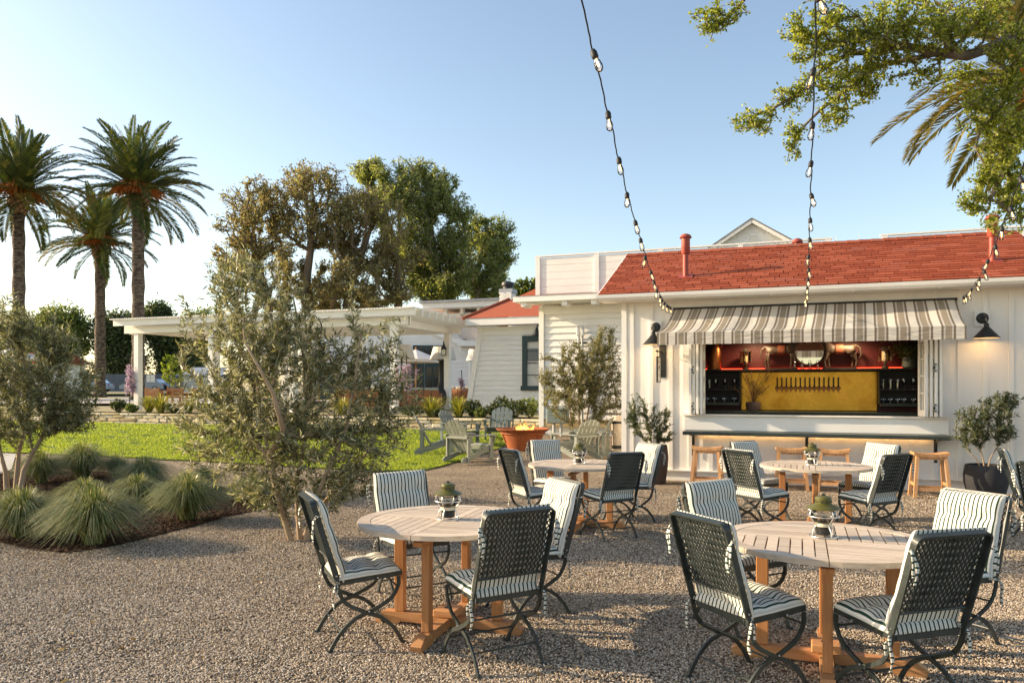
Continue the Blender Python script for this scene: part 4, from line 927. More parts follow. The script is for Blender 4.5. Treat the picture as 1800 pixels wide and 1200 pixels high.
for j,(x0,x1,n,k,z,lab,grp) in enumerate(((.28,.62,4,'tall',1.616,'tall glass on the middle shelf beside the left folding windows','tall glasses on the left shelf'),(.74,1.10,3,'wine',1.616,'stemmed glass on the left middle shelf next to the brass','stemmed glasses on the left shelf'),
    (.26,.58,3,'tumbler',1.346,'tumbler on the lowest left shelf beside the folding windows','tumblers on the lowest left shelf'),(.72,1.1,3,'tumbler',1.346,'tumbler on the lowest left shelf next to the brass','tumblers next to the brass'),
    (3.78,4.02,3,'tall',1.616,'tall glass on the middle shelf right of the brass','tall glasses on the right shelf'),(4.12,4.28,2,'wine',1.616,'stemmed glass on the right middle shelf by the green wall','stemmed glasses on the right shelf'),
    (3.78,4.02,3,'tumbler',1.346,'tumbler on the lowest right shelf next to the brass','tumblers on the lowest right shelf'),(4.12,4.28,2,'tumbler',1.346,'tumbler on the lowest right shelf by the green wall','tumblers by the green wall'),
    (2.22,2.78,5,'bottle',2.003,'little clear bottle with red sprigs under the round mirror','bottles under the mirror'))):
    for i in range(n):
        s=x0+(x1-x0)*i/max(n-1,1); glass(k,s,2.08 if k!='bottle' else 1.96,z,('leftmost ' if i==0 else ('rightmost ' if i==n-1 else ('second ' if i==1 else 'third ' if i==2 else 'fourth ')))+lab,grp)
# ---------------------------------------------------------------- plants
def unit(a): return a/np.maximum(np.linalg.norm(a,axis=-1,keepdims=True),1e-9)
def leafcards(P,D,L,Wd,g,fold=.25,wide=.45):
    """one folded lozenge per leaf"""
    n=len(P); D=unit(D); r=unit(g.normal(size=(n,3))); S=unit(np.cross(D,r)); Nn=np.cross(S,D); L=L[:,None]; Wd=Wd[:,None]
    m=P+D*L*wide; V=np.empty((n,4,3)); V[:,0]=P; V[:,1]=m+S*Wd/2+Nn*Wd*fold; V[:,2]=P+D*L; V[:,3]=m-S*Wd/2+Nn*Wd*fold
    return V.reshape(-1,3), np.arange(n*4).reshape(-1,4)
def grow(stems,tips,g,step,bias=.35,wob=.12,droop=0.0):
    """join every tip to the nearest wood; stems are lists of points from the ground up"""
    pos=[];par=[];path=[]
    for st in stems:
        base=-1
        if isinstance(st,tuple): base,st=st
        for i,p in enumerate(st):
            pos.append(np.array(p,float)); par.append(len(pos)-2 if i else base); path.append(0 if i==0 else path[-1]+np.linalg.norm(pos[-1]-pos[-2]))
    A=np.zeros((200000,3)); n=len(pos); A[:n]=pos; PL=np.zeros(200000); PL[:n]=path; PR=np.full(200000,-1); PR[:n]=par
    root=A[0]; tips=tips[np.argsort(np.linalg.norm(tips-root,axis=1))]; ends=[]
    lo=A[:n,2].max()*.0
    for t in tips:
        d=np.linalg.norm(A[:n]-t,axis=1); c=d+bias*PL[:n]; c[A[:n,2]<A[0,2]+.25*(A[:n,2].max()-A[0,2])*0]+=0; k=int(np.argmin(c)); v=t-A[k]; L=np.linalg.norm(v)
        if L<1e-6: continue
        m=max(1,int(L/step)); prev=k; side=g.normal(size=3)*wob*L
        for i in range(1,m+1):
            f=i/m; p=A[k]+v*f+side*math.sin(math.pi*f)*.5+g.normal(size=3)*wob*step*.6*(i<m); p=p+np.array((0,0,.10*L*math.sin(math.pi*f)-droop*L*f*f))
            A[n]=p; PR[n]=prev; PL[n]=PL[prev]+np.linalg.norm(p-A[prev]); prev=n; n+=1
        ends.append(prev)
    return A[:n],PR[:n].astype(int),ends
def radii(A,PR,r0,expo,rmax):
    n=len(A); acc=np.zeros(n); ch=np.zeros(n,int)
    for i in range(n):
        if PR[i]>=0: ch[PR[i]]+=1
    R_=np.zeros(n)
    for i in range(n-1,-1,-1):
        r=r0 if acc[i]==0 else acc[i]**(1/expo); R_[i]=min(r,rmax)
        if PR[i]>=0: acc[PR[i]]+=R_[i]**expo
    return R_
def woodmesh(name,A,PR,R_,mat,seg=5,minr=0.0):
    kids={}
    for i,p in enumerate(PR):
        if p>=0: kids.setdefault(p,[]).append(i)
    V=[];Q=[];nv=0; ang=np.linspace(0,2*math.pi,seg,endpoint=False); ca,sa=np.cos(ang),np.sin(ang)
    starts=[(i,None) for i,p in enumerate(PR) if p<0]
    while starts:
        i,fr=starts.pop(); ch=[] if fr is None else [fr]
        while True:
            ch.append(i); k=kids.get(i,[])
            if not k: break
            k=sorted(k,key=lambda j:-R_[j])
            for j in k[1:]: starts.append((j,i))
            i=k[0]
        if len(ch)<2: continue
        P=A[ch]; T=np.gradient(P,axis=0); T=unit(T); rad=R_[ch].copy()
        if fr is not None: rad[0]=min(rad[0],rad[1]*1.15)
        if rad.max()<minr: continue
        ref=np.array((.3,.9,.2)); X=unit(np.cross(T,ref)); Y=np.cross(T,X)
        ring=P[:,None]+(X[:,None]*ca[None,:,None]+Y[:,None]*sa[None,:,None])*rad[:,None,None]; m=len(ch); V.append(ring.reshape(-1,3))
        a=nv+np.arange((m-1)*seg).reshape(m-1,seg); b=np.roll(a,-1,axis=1); Q.append(np.stack([a,b,b+seg,a+seg],-1).reshape(-1,4)); nv+=m*seg
    return np_mesh(name,np.concatenate(V),np.concatenate(Q),mat,True)
def lobes_pts(lobes,g,shell=.35):
    """points in ellipsoids (cx,cy,cz,rx,ry,rz,count), denser towards the skin"""
    out=[]
    for cx,cy,cz,rx,ry,rz,n in lobes:
        d=unit(g.normal(size=(n,3))); r=(shell+(1-shell)*g.random(n)**.6)[:,None]; out.append(d*r*np.array((rx,ry,rz))+np.array((cx,cy,cz)))
    return np.concatenate(out)
def leaves_on(A,PR,ends,g,per,back,L,Wd,spread=.9,up=0.0,down=0.0,sdl=.25,jit=.0):
    """leaves set along the last stretch of every twig"""
    P=[];D=[]
    for e in ends:
        ch=[e]; l=0
        while l<back and PR[ch[-1]]>=0: ch.append(PR[ch[-1]]); l+=np.linalg.norm(A[ch[-1]]-A[ch[-2]])
        if len(ch)<2: continue
        Q=A[ch]; seg=np.linalg.norm(np.diff(Q,axis=0),axis=1); cum=np.r_[0,np.cumsum(seg)]; t=g.random(per)**1.2*min(back,cum[-1])
        p=np.stack([np.interp(t,cum,Q[:,k]) for k in range(3)],1); d=unit(Q[0]-Q[1]); P.append(p+g.normal(size=(per,3))*jit); D.append(np.repeat(d[None],per,0))
    P=np.concatenate(P); D=np.concatenate(D); n=len(P); D=unit(D*(1.2-spread*.5)+g.normal(size=(n,3))*spread*.6+np.array((0,0,up-down)))
    return P,D,np.clip(L*(1+g.normal(size=n)*sdl),L*.35,L*1.6),np.clip(Wd*(1+g.normal(size=n)*.2),Wd*.5,Wd*1.6)
def tree(name,lab,cat,base,stems,lobes,seed,leaf,bark,step=.12,per=16,back=.25,L=.07,Wd=.013,spread=.9,up=.1,down=0,r0=.002,expo=2.3,rmax=.1,seg=5,bias=.35,wob=.12,grp=None,jit=0.,shell=.35,droop=0.,extra=None,fold=.25,wide=.45,minr=0.,trunkname='trunk',parent=None,sr=0.):
    g=np.random.default_rng(seed); tips=lobes_pts(lobes,g,shell)
    if extra is not None: tips=np.concatenate([tips,np.array(extra,float)])
    A,PR,ends=grow(stems,tips,g,step,bias,wob,droop); R_=radii(A,PR,r0,expo,rmax); i0=0
    for st in stems:
        st=st[1] if isinstance(st,tuple) else st
        for q in range(len(st)): R_[i0+q]=max(R_[i0+q],sr*(1-.75*q/max(len(st)-1,1)))
        i0+=len(st)
    if parent is None: t=empty(name,base); tag(t,lab,cat,grp); off=np.array(base)
    else: t=parent; off=np.array(parent.location)
    A0=A-off
    wm=woodmesh(trunkname,A0,PR,R_,bark,seg,minr); link(trunkname,wm,t)
    P,D,Ls,Ws=leaves_on(A0,PR,ends,g,per,back,L,Wd,spread,up,down,jit=jit); V,Q=leafcards(P,D,Ls,Ws,g,fold,wide); link('crown',np_mesh('crown',V,Q,leaf),t); return t
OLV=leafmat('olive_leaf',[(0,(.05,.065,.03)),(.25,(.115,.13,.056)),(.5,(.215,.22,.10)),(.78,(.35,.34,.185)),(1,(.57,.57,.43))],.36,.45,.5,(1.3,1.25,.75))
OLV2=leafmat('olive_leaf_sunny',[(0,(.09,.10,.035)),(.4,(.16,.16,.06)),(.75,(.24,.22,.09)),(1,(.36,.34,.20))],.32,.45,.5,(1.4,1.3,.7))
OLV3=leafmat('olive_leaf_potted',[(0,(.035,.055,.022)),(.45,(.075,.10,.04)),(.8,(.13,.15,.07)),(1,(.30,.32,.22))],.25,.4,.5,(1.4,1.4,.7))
BARKO=pm('olive_bark',(.30,.205,.125),(.44,.32,.21),5,.85,.5,30,stretch=(1,1,.4)); BARKD=pm('dark_bark',(.06,.042,.03),(.13,.095,.07),3,.9,.6,12,stretch=(1,1,.3)); BARKG=pm('grey_oak_bark',(.10,.08,.06),(.21,.175,.135),6,.9,.9,24,stretch=(1,1,.5))
# the big multi-stem olive beside the near table: trunks rise from one spot
ob=gnd(518,950); bx,by=ob.x,ob.y
def O(px,py,dy=0.0): p=at(px,py,by+dy); return (p.x,p.y,p.z)
stems=[[O(512,951),O(498,905,-.05),O(486,860,-.08),O(472,800,-.05),O(462,735,0),O(450,660,.05),O(440,590,.1)],
       [O(528,951,.06),O(524,905,.1),O(520,850,.15),O(535,780,.2),O(540,700,.22),O(530,600,.2),O(515,520,.2)],
       [O(538,951,.0),O(545,915,-.05),O(552,880,-.1),O(580,820,-.15),O(610,750,-.1),O(625,660,0),O(635,580,.1)],
       [O(532,951,.1),O(556,900,.25),O(590,860,.4),O(650,790,.5),O(680,700,.5)],
       (3,[O(440,770,.1),O(400,720,.2),O(370,650,.3)]),(3,[O(500,760,-.3),O(480,690,-.5),O(430,600,-.5)])]
def OL(px,py,rpx,rpy,n,dy=0.0,ry=None):
    p=at(px,py,by+dy); return (p.x,p.y,p.z,rpx/F*by,ry or rpx/F*by*.9,rpy/F*by,n)
lob=[OL(455,545,93,106,278),OL(400,640,90,116,264),OL(500,660,116,137,418,.1),OL(600,700,116,127,362,.15),OL(660,640,63,79,125,.3),OL(450,780,121,90,306,-.1),OL(580,800,116,74,278,0),OL(370,740,74,95,167,.1),OL(420,490,55,61,111),OL(645,790,79,63,139,.2),OL(520,600,74,63,153,.2),OL(700,700,47,95,98,.3),OL(560,870,63,37,49,-.1),OL(470,860,74,42,65,-.1),OL(620,850,63,37,57,.1)]
ex=[O(618+rng.uniform(-9,9),470+rng.uniform(0,100),.1) for _ in range(16)]+[O(697+rng.uniform(-14,14),545+rng.uniform(0,75),.2) for _ in range(14)]+[O(385+rng.uniform(-14,14),455+rng.uniform(0,60),.1) for _ in range(12)]+[O(330+rng.uniform(-20,20),560+rng.uniform(-40,60),.1) for _ in range(16)]+[O(320+rng.uniform(-20,20),740+rng.uniform(-40,80),.1) for _ in range(14)]
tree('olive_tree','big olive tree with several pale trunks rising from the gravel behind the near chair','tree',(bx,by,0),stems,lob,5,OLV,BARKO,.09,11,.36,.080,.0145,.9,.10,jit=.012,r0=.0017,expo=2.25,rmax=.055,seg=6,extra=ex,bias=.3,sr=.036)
# the olive at the left edge
b2=gt(38,862)
def O2(px,py,dy=0.): p=at(px,py,b2.y+dy); return (p.x,p.y,p.z)
def L2(px,py,rpx,rpy,n,dy=0.): p=at(px,py,b2.y+dy); return (p.x,p.y,p.z,rpx/F*b2.y,rpx/F*b2.y,rpy/F*b2.y,n)
tree('olive_tree','olive tree at the left edge with three pale stems in the planting bed','tree',(b2.x,b2.y,0),[[O2(12,862),O2(10,830),O2(4,808),O2(-4,770),O2(-20,700)],[O2(28,862,.1),O2(30,832,.1),O2(33,795,.1),O2(45,750,.1),O2(50,680,.1),O2(35,600,.1)],[O2(36,862,-.1),O2(42,825,-.1),O2(58,795,-.1),O2(75,765,-.1),O2(100,700,0),O2(105,640,0)]],
     [L2(40,620,85,75,260),L2(110,670,65,70,200),L2(-20,640,80,90,200),L2(60,720,95,55,240),L2(130,720,45,42,90),L2(15,560,40,40,70),L2(90,590,42,40,70),L2(-10,740,60,40,100)],8,OLV,BARKO,.11,26,.42,.08,.016,.9,.10,jit=.02,r0=.002,expo=2.25,rmax=.06,seg=6,sr=.045,extra=[O2(20+rng.uniform(-9,9),508+rng.uniform(0,50)) for _ in range(10)]+[O2(90+rng.uniform(-9,9),535+rng.uniform(0,40)) for _ in range(8)])
# the sunlit olive against the main building
b3=Vector((at(1015,700,20.6).x,20.6,terr(20.6)))
def O3(px,py,dy=0.): p=at(px,py,b3.y+dy); return (p.x,p.y,p.z)
def L3(px,py,rpx,rpy,n,dy=0.): p=at(px,py,b3.y+dy); return (p.x,p.y,p.z,rpx/F*b3.y,rpx/F*b3.y,rpy/F*b3.y,n)
tree('olive_tree','sunlit bushy olive tree in front of the white clapboard wall','tree',tuple(b3),[[(b3.x,b3.y,b3.z),O3(1005,750),O3(1000,700),O3(985,650)],[(b3.x+.15,b3.y,b3.z),O3(1030,745),O3(1040,690),O3(1050,620)],[(b3.x+.05,b3.y+.1,b3.z),O3(1018,745),O3(1020,690),O3(1022,640)]],
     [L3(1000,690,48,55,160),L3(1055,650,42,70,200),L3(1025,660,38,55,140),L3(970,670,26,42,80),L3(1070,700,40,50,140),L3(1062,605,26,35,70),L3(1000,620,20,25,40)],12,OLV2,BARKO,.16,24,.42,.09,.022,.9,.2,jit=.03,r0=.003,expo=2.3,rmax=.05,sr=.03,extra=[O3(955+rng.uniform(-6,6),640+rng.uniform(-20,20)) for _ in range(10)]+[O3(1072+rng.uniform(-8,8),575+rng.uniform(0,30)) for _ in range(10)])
# two olives in pots by the bar
def pot_olive(px,n,lab,mat,plab,H_,r_,lobs,seed):
    s=BAR.s(px,n); p=BAR.p(s,n,0); Y=p.y
    t=empty('plant_pot',p); tag(t,plab,'plant pot','plant pots by the bar')
    MB().lathe([(r_*.72,0),(r_*.8,.01),(r_*.97,H_*.45),(r_,H_*.68),(r_*.93,H_*.95),(r_*.9,H_),(r_*.82,H_),(r_*.84,H_*.93)],32,cap=False).build('pot',mat,t,auto=35)
    MB().lathe([(0,H_*.915),(r_*.86,H_*.92)],24,cap=False).build('soil',MULCHM,t); MB().lathe([(0,.003),(r_*.71,.003)],24,cap=False).build('base',mat,t)
    def q(a,b,dy=0.): v=at(a,b,Y+dy); return (v.x,v.y,v.z)
    z=H_*.92; tree('potted_olive',lab,'tree',(p.x,p.y,z),[[(p.x-.02,p.y,z-.03),(p.x-.04,p.y,z+.12),(p.x-.1,p.y,z+.30)],[(p.x+.03,p.y,z-.03),(p.x+.08,p.y+.02,z+.14),(p.x+.2,p.y,z+.34)],[(p.x-.06,p.y,z-.03),(p.x-.16,p.y-.03,z+.12),(p.x-.28,p.y,z+.26)]],
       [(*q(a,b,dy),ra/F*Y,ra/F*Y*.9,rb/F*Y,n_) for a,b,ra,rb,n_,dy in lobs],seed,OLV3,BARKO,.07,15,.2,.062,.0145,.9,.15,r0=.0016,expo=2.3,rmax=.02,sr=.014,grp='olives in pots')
BLKPOT=pm('matte_black_pot',(.018,.018,.02),(.028,.028,.03),6,.8,.15,80); BRNPOT=pm('dark_brown_pot',(.045,.028,.022),(.07,.045,.035),6,.7,.15,60)
pot_olive(1150,.55,'olive bush in the brown pot left of the counter',BRNPOT,'tall dark brown pot at the left end of the bar, half hidden by a chair',.66,.24,[(1122,715,22,24,60,0),(1160,735,22,26,60,0),(1135,755,30,22,70,0),(1168,765,18,14,40,0),(1110,735,14,20,30,0)],21)
pot_olive(1733,.55,'olive bush in the black pot right of the counter',BLKPOT,'round black pot below the right wall lamp',.49,.30,[(1710,735,30,26,90,0),(1755,715,32,28,90,0),(1735,755,40,22,90,0),(1700,765,25,15,50,0),(1775,700,18,16,40,0),(1772,760,22,18,40,0)],22)
# ornamental grasses
GRS=leafmat('tussock_blade',[(0,(.05,.085,.028)),(.35,(.12,.165,.055)),(.62,(.22,.26,.095)),(.82,(.38,.36,.18)),(1,(.58,.53,.32))],.3,.5,.4,(1.5,1.4,.7))
def tuft_mesh(seed,n=900,h=.62,r=.5,stiff=1.,w=.0045):
    g=np.random.default_rng(seed); a=g.random(n)*2*math.pi; out=(g.random(n)**.7)*r; hh=h*(.55+.55*g.random(n))*(1-.25*out/r); b0=np.c_[np.cos(a),np.sin(a)]*(.10*r*g.random(n)[:,None]+.02); K=6; V=np.zeros((n,K+1,2,3)); dirx=np.c_[np.cos(a),np.sin(a)]; sidev=np.c_[-np.sin(a),np.cos(a)]; tw=g.normal(size=n)*.25
    for k in range(K+1):
        t=k/K; rad=out*(t**1.5); z=hh*(math.sin(t*math.pi*.62)/math.sin(math.pi*.5))*(1-.0*t)-(out/r)*h*.55*t**3*(1-stiff*.5); xy=b0+dirx*rad[:,None]+sidev*(tw*rad*.5)[:,None]; ww=w*(1-t)**.6*.5+.0006
        V[:,k,0,:2]=xy+sidev*ww; V[:,k,1,:2]=xy-sidev*ww; V[:,k,:,2]=np.maximum(z,.004)[:,None]
    V=V.reshape(n,(K+1)*2,3); Q=[]; base=np.arange(n)*(K+1)*2
    for k in range(K): Q.append(np.stack([base+2*k,base+2*k+1,base+2*k+3,base+2*k+2],1))
    return V.reshape(-1,3),np.concatenate(Q)
tms=[np_mesh('blades',*tuft_mesh(40+k,2600,.60,.60,1.,.0062),GRS) for k in range(3)]
TUFTS=[(165,958,1.05,'largest tussock of arching grass at the front of the planting bed'),(38,945,1.0,'arching grass tussock cut off by the left edge, in front of the olive stems'),(330,915,.98,'arching grass tussock at the pointed end of the bed, in front of the gravel path'),(445,884,.72,'low straw coloured tussock beside the trunk of the big olive'),(242,892,.85,'arching grass tussock behind the gap between the two front ones'),(255,862,.95,'pale grass tussock in the middle of the bed beside the path'),(358,862,.72,'straw tipped tussock on the path side of the bed'),(145,842,1.15,'tall dark tussock at the back of the bed near the lawn'),(72,850,.9,'straw coloured tussock right of the olive stems at the back of the bed'),(150,895,.8,'low grass tussock in the middle of the bed behind the front ones'),(205,838,.7,'small tussock at the rear edge of the bed against the lawn')]
for i,(px,py,sc,lab) in enumerate(TUFTS):
    t=empty('grass_tussock',gt(px,py),rng.uniform(0,6.28)); tag(t,lab,'ornamental grass','grass tussocks in the planting bed'); o=link('blades',tms[i%3],t); o.scale=(sc,sc,sc*rng.uniform(.9,1.1))
# lawn blades: one mass
g_=np.random.default_rng(77)
def lawn_blades():
    n=230000; Y=8.6/ (1-g_.random(n)*.66)+5.2; Y=np.clip(Y,13.5,31); X=(g_.random(n)*.80-.74)*Y; k=inpoly(LAWN,X,Y)&((np.sin(X*3.1+np.sin(Y*2.3)*1.4)*np.sin(Y*4.7+X*1.3)+.35*np.sin(X*11+Y*7)+g_.normal(size=n)*.35)>-.62); X,Y=X[k],Y[k]; n=len(X); z=np.array([terr(y) for y in Y])+.02
    s=.0011*Y/15*6; P=np.c_[X,Y,z]; D=unit(np.c_[g_.normal(size=n)*.45,g_.normal(size=n)*.45,np.ones(n)]); V,Q=leafcards(P,D,.028+.034*g_.random(n)*(1.1+.5*np.sin(X*2.1)*np.sin(Y*1.7)),np.full(n,1)*s*1.6,g_,.1,.3); return np_mesh('grass',V,Q,leafmat('lawn_blade',[(0,(.14,.19,.025)),(.5,(.26,.33,.045)),(.85,(.37,.42,.085)),(1,(.48,.47,.16))],.45,.5,.3,(1.5,1.5,.6)))
tag(link('grass',lawn_blades()),'short bright green grass of the lawn','grass',kind='stuff')

# fallen leaves on the gravel
g5=np.random.default_rng(15); X,Y=spread(4,13,9,.62); k5=~inpoly(MULCH,X,Y)&~inpoly(LAWN,X,Y); X,Y=X[k5],Y[k5]; n5=len(X)
V,Q=leafcards(np.c_[X,Y,np.full(n5,.013)],np.c_[g5.normal(size=n5),g5.normal(size=n5),g5.normal(size=n5)*.12],.03+.03*g5.random(n5),.012+.01*g5.random(n5),g5,.2)
tag(link('leaf_litter',np_mesh('leaf_litter',V,Q,leafmat('dry_leaf',[(0,(.10,.06,.03)),(.5,(.24,.16,.07)),(1,(.38,.30,.16))],.1))),'dry fallen leaves strewn over the gravel','leaves',kind='stuff')
# ---------------------------------------------------------------- far ground
def tz(Y): return .68 if Y<26 else min(.68+(Y-26)/34*.5,1.18)
def farground():
    ys=[24.2,26,30,36,42,50,60,80,140,400,1500]; V=[];Q=[]
    for y in ys:
        for k in range(13):
            xs=(k-6)/6*(26+y*.95)-(4 if y<26 else 0); V.append((xs, y+(0.1 if y<60 else 0)-(xs*.363 if y<=60 else 0), tz(y)))
    for j in range(len(ys)-1):
        for k in range(12): a=j*13+k; Q.append((a,a+1,a+14,a+13))
    m=pm('dry_turf',(.20,.16,.075),(.30,.25,.13),.35,.95,.3,20,c3=(.16,.17,.06)); return np_mesh('terrain',V,Q,m)
tag(link('terrain',farground()),kind='structure')
ug=MB(); ug.add([(-400,-60,-.06),(400,-60,-.06),(400,60,-.06),(-400,60,-.06)],[(0,1,2,3)]); tag(ug.build('ground',pm('bare_earth',(.20,.15,.10),(.28,.22,.15),1,.95)),kind='structure')
def strip(name,y0,y1,dz,mat,x0=-100,x1=40):
    V=[];Q=[]; n=20
    for k in range(n+1):
        x=x0+(x1-x0)*k/n
        for y in (y0,y1): V.append((x,y,tz(y)+dz))
    for k in range(n): a=2*k; Q.append((a,a+2,a+3,a+1))
    return tag(link(name,np_mesh(name,V,Q,mat)),kind='structure')
strip('road',88,98,.02,pm('pale_asphalt',(.20,.195,.19),(.26,.25,.24),.8,.9,.2,40))
strip('verge',60,68,.02,pm('green_verge',(.09,.13,.025),(.15,.20,.05),1.5,.95,.4,20))
strip('patio',37.5,47,.02,pm('patio_stone',(.36,.32,.28),(.46,.42,.37),.8,.85,.2,12),-40,8)
# ---------------------------------------------------------------- stone retaining wall, laid stone by stone
STN=pm('sandstone',(.36,.27,.15),(.52,.42,.27),2.2,.9,.7,14,c3=(.44,.36,.25)); 
def stonemat():
    m,n,l,b=nodes('warm_ashlar'); oi=n.new('ShaderNodeObjectInfo'); r=ramp(n,[(0,(.44,.33,.18)),(.3,(.64,.50,.28)),(.6,(.72,.60,.38)),(.85,(.60,.54,.43)),(1,(.78,.67,.47))]); l.new(oi.outputs['Random'],r.inputs[0])
    t=n.new('ShaderNodeTexNoise'); t.inputs['Scale'].default_value=7; t.inputs['Detail'].default_value=8; tc=n.new('ShaderNodeTexCoord'); l.new(tc.outputs['Object'],t.inputs['Vector']); hs=n.new('ShaderNodeHueSaturation'); mr=n.new('ShaderNodeMapRange'); mr.inputs[1].default_value=.3; mr.inputs[2].default_value=.7; mr.inputs[3].default_value=.72; mr.inputs[4].default_value=1.2; l.new(t.outputs[0],mr.inputs[0]); l.new(mr.outputs[0],hs.inputs['Value']); l.new(r.outputs[0],hs.inputs['Color']); l.new(hs.outputs[0],b.inputs['Base Color']); b.inputs['Roughness'].default_value=.9
    bp=n.new('ShaderNodeBump'); bp.inputs['Strength'].default_value=.25; bp.inputs['Distance'].default_value=.01; l.new(t.outputs[0],bp.inputs['Height']); l.new(bp.outputs[0],b.inputs['Normal']); return m
ASH=stonemat()
rw=empty('retaining_wall',RW.o,ROTW); tag(rw,'low honey coloured dry stone wall along the back of the lawn','wall')
MB().box((-9.6,.25,.35),(28.0,.26,.58)).build('core',pm('wall_core',(.08,.06,.04),(.12,.09,.06),4,.95),rw)
def stones():
    ms=[]
    for k in range(8):
        m=MB().box((0,0,0),(1,1,1),bev=.09); m.v=[(x+rng.gauss(0,.02),y+rng.gauss(0,.05),z+rng.gauss(0,.02)) for x,y,z in m.v]; ms.append(m.mesh('stone',ASH))
    n=0
    for row,(z0,h) in enumerate(((.20,.135),(.34,.125),(.47,.115),(.59,.075))):
        s=-23.5+rng.uniform(0,.3)
        while s<4.3:
            w=rng.uniform(.26,.62)*(1.35 if row==3 else 1)*(1.0 if s>-9 else 1.35); w=min(w,4.4-s)
            if n<330: o=link('stone',ms[rng.randrange(8)],rw); o.location=(s+w/2,.08+rng.uniform(-.012,.015)-(.02 if row==3 else 0),z0+h/2); o.scale=(w-.012,.2,h-.008); n+=1
            s+=w
stones()
# ---------------------------------------------------------------- main white building behind the bar
mb=empty('main_building',MAIN.o,ROTW); tag(mb,'tall white clapboard building with board parapet behind the bar hut','building')
def clap(parent,x0,x1,z0,z1,y,mat,pitch=.2,name='clapboard',edge=None):
    """lapped boards; edge(z)->x0 trims the left end to a slope"""
    z=z0
    while z<z1-.02:
        h=min(pitch,z1-z); a0,a1=(x0,x0) if edge is None else (edge(z),edge(z+h))
        MB().add([(a0,y-.045,z),(x1,y-.045,z),(x1,y-.006,z+h+.01),(a1,y-.006,z+h+.01),(a0,y,z),(x1,y,z),(x1,y+.002,z+h+.01),(a1,y+.002,z+h+.01)],[(0,1,2,3),(7,6,5,4),(0,4,5,1),(1,5,6,2),(2,6,7,3),(3,7,4,0)]).build(name,mat,parent); z+=h
MB().box((5.4,1.05,2.2),(13.3,2.0,4.5)).build('wall_core',WHITE2,mb)
clap(mb,-1.13,4.2,.70,3.86,.03,WHITE2); MB().box((1.5,.0,3.99),(5.4,.05,.26)).build('frieze_board',TRIMW,mb)
MB().box((-1.213,-.005,2.3),(.155,.075,3.65)).build('corner_board',TRIMW,mb); MB().box((1.5,.02,.58),(5.42,.1,.23)).build('stone_footing',ASH,mb)
MB().box((.45,-.45,4.19),(4.45,.95,.04)).build('soffit',TRIMW,mb); MB().box((.45,-.94,4.255),(4.5,.04,.17)).build('fascia',TRIMW,mb)
for s in (-1.5,-.25,.62,1.5): MB().box((s,-.62,4.10),(.16,.5,.13)).build('rafter_tail',TRIMW,mb)
MB().add([(-1.8,-.98,4.342),(2.7,-.98,4.342),(2.7,.0,4.42),(-1.8,.0,4.42)],[(0,1,2,3)]).build('lower_roof',pm('roof_edge',(.30,.06,.035),(.36,.08,.05),3,.9),mb)
def parapet(x0,x1,posts):
    MB().box(((x0+x1)/2,.06,5.02),(x1-x0,.05,1.12)).build('parapet_core',WHITE2,mb); z=4.50
    for i in range(5): MB().box(((x0+x1)/2,.025,z+.105),(x1-x0-.02,.024,.212)).build('parapet_board',WHITE2,mb); z+=.218
    for p in posts: MB().box((p,.0,5.04),(.14,.05,1.18)).build('parapet_post',WHITE2,mb)
    MB().box(((x0+x1)/2,.05,5.645),(x1-x0+.06,.16,.04)).build('parapet_cap',TRIMW,mb)
parapet(-1.40,6.93,(-1.335,.505,2.4,4.6,6.85)); parapet(8.15,13.2,(8.22,10.6,13.0))
for s in (7.05,7.62): MB().tube([(s,.3,4.4),(s,.3,5.75)],.018,6).build('roof_rod',WIREM,mb)
CONDUIT=pm('painted_conduit',(.42,.42,.40),(.5,.5,.47),5,.5)
cb_=empty('electrical_conduit',MAIN.p(.03,.06,0),ROTW); tag(cb_,'grey double conduit with two meter heads on the clapboard wall','conduit')
for x in (-.07,.07): MB().box((x,-.05,3.34),(.1,.09,.3),bev=.03).build('meter_head',pm('white_fitting',(.6,.6,.58),None,rough=.4),cb_); MB().tube([(x*.8,-.03,.6),(x*.8,-.03,3.2)],.035,10).build('pipe',CONDUIT,cb_)
MB().box((0,-.03,2.98),(.42,.035,.06)).build('strap',BLACK,cb_)
ub=empty('utility_box',MAIN.p(-.55,.5,terr(22)),ROTW); tag(ub,'grey green utility cabinet on two pipes at the corner of the white wall','utility box'); MB().box((0,0,.62),(.62,.28,.46),bev=.02).build('cabinet',pm('utility_green',(.17,.22,.20),(.2,.25,.23),4,.5),ub)
for x in (-.12,.1): MB().tube([(x,0,0),(x,0,.4)],.045,10).build('pipe',CONDUIT,ub)
bl=empty('bollard',gt(1085,800)); tag(bl,'stone bollard with dark bands beside the corner of the bar','bollard')
MB().lathe([(.13,0),(.13,.16)],20).lathe([(.13,.24),(.13,.74),(.13,.74)],20).lathe([(.13,.80),(.13,.90),(.11,.93)],20).build('post',pm('bollard_stone',(.40,.34,.26),(.55,.47,.37),12,.9,.4,40),bl,auto=40); MB().lathe([(.132,.16),(.132,.24)],20).lathe([(.134,.74),(.134,.80)],20).build('band',BLACK,bl,auto=40)
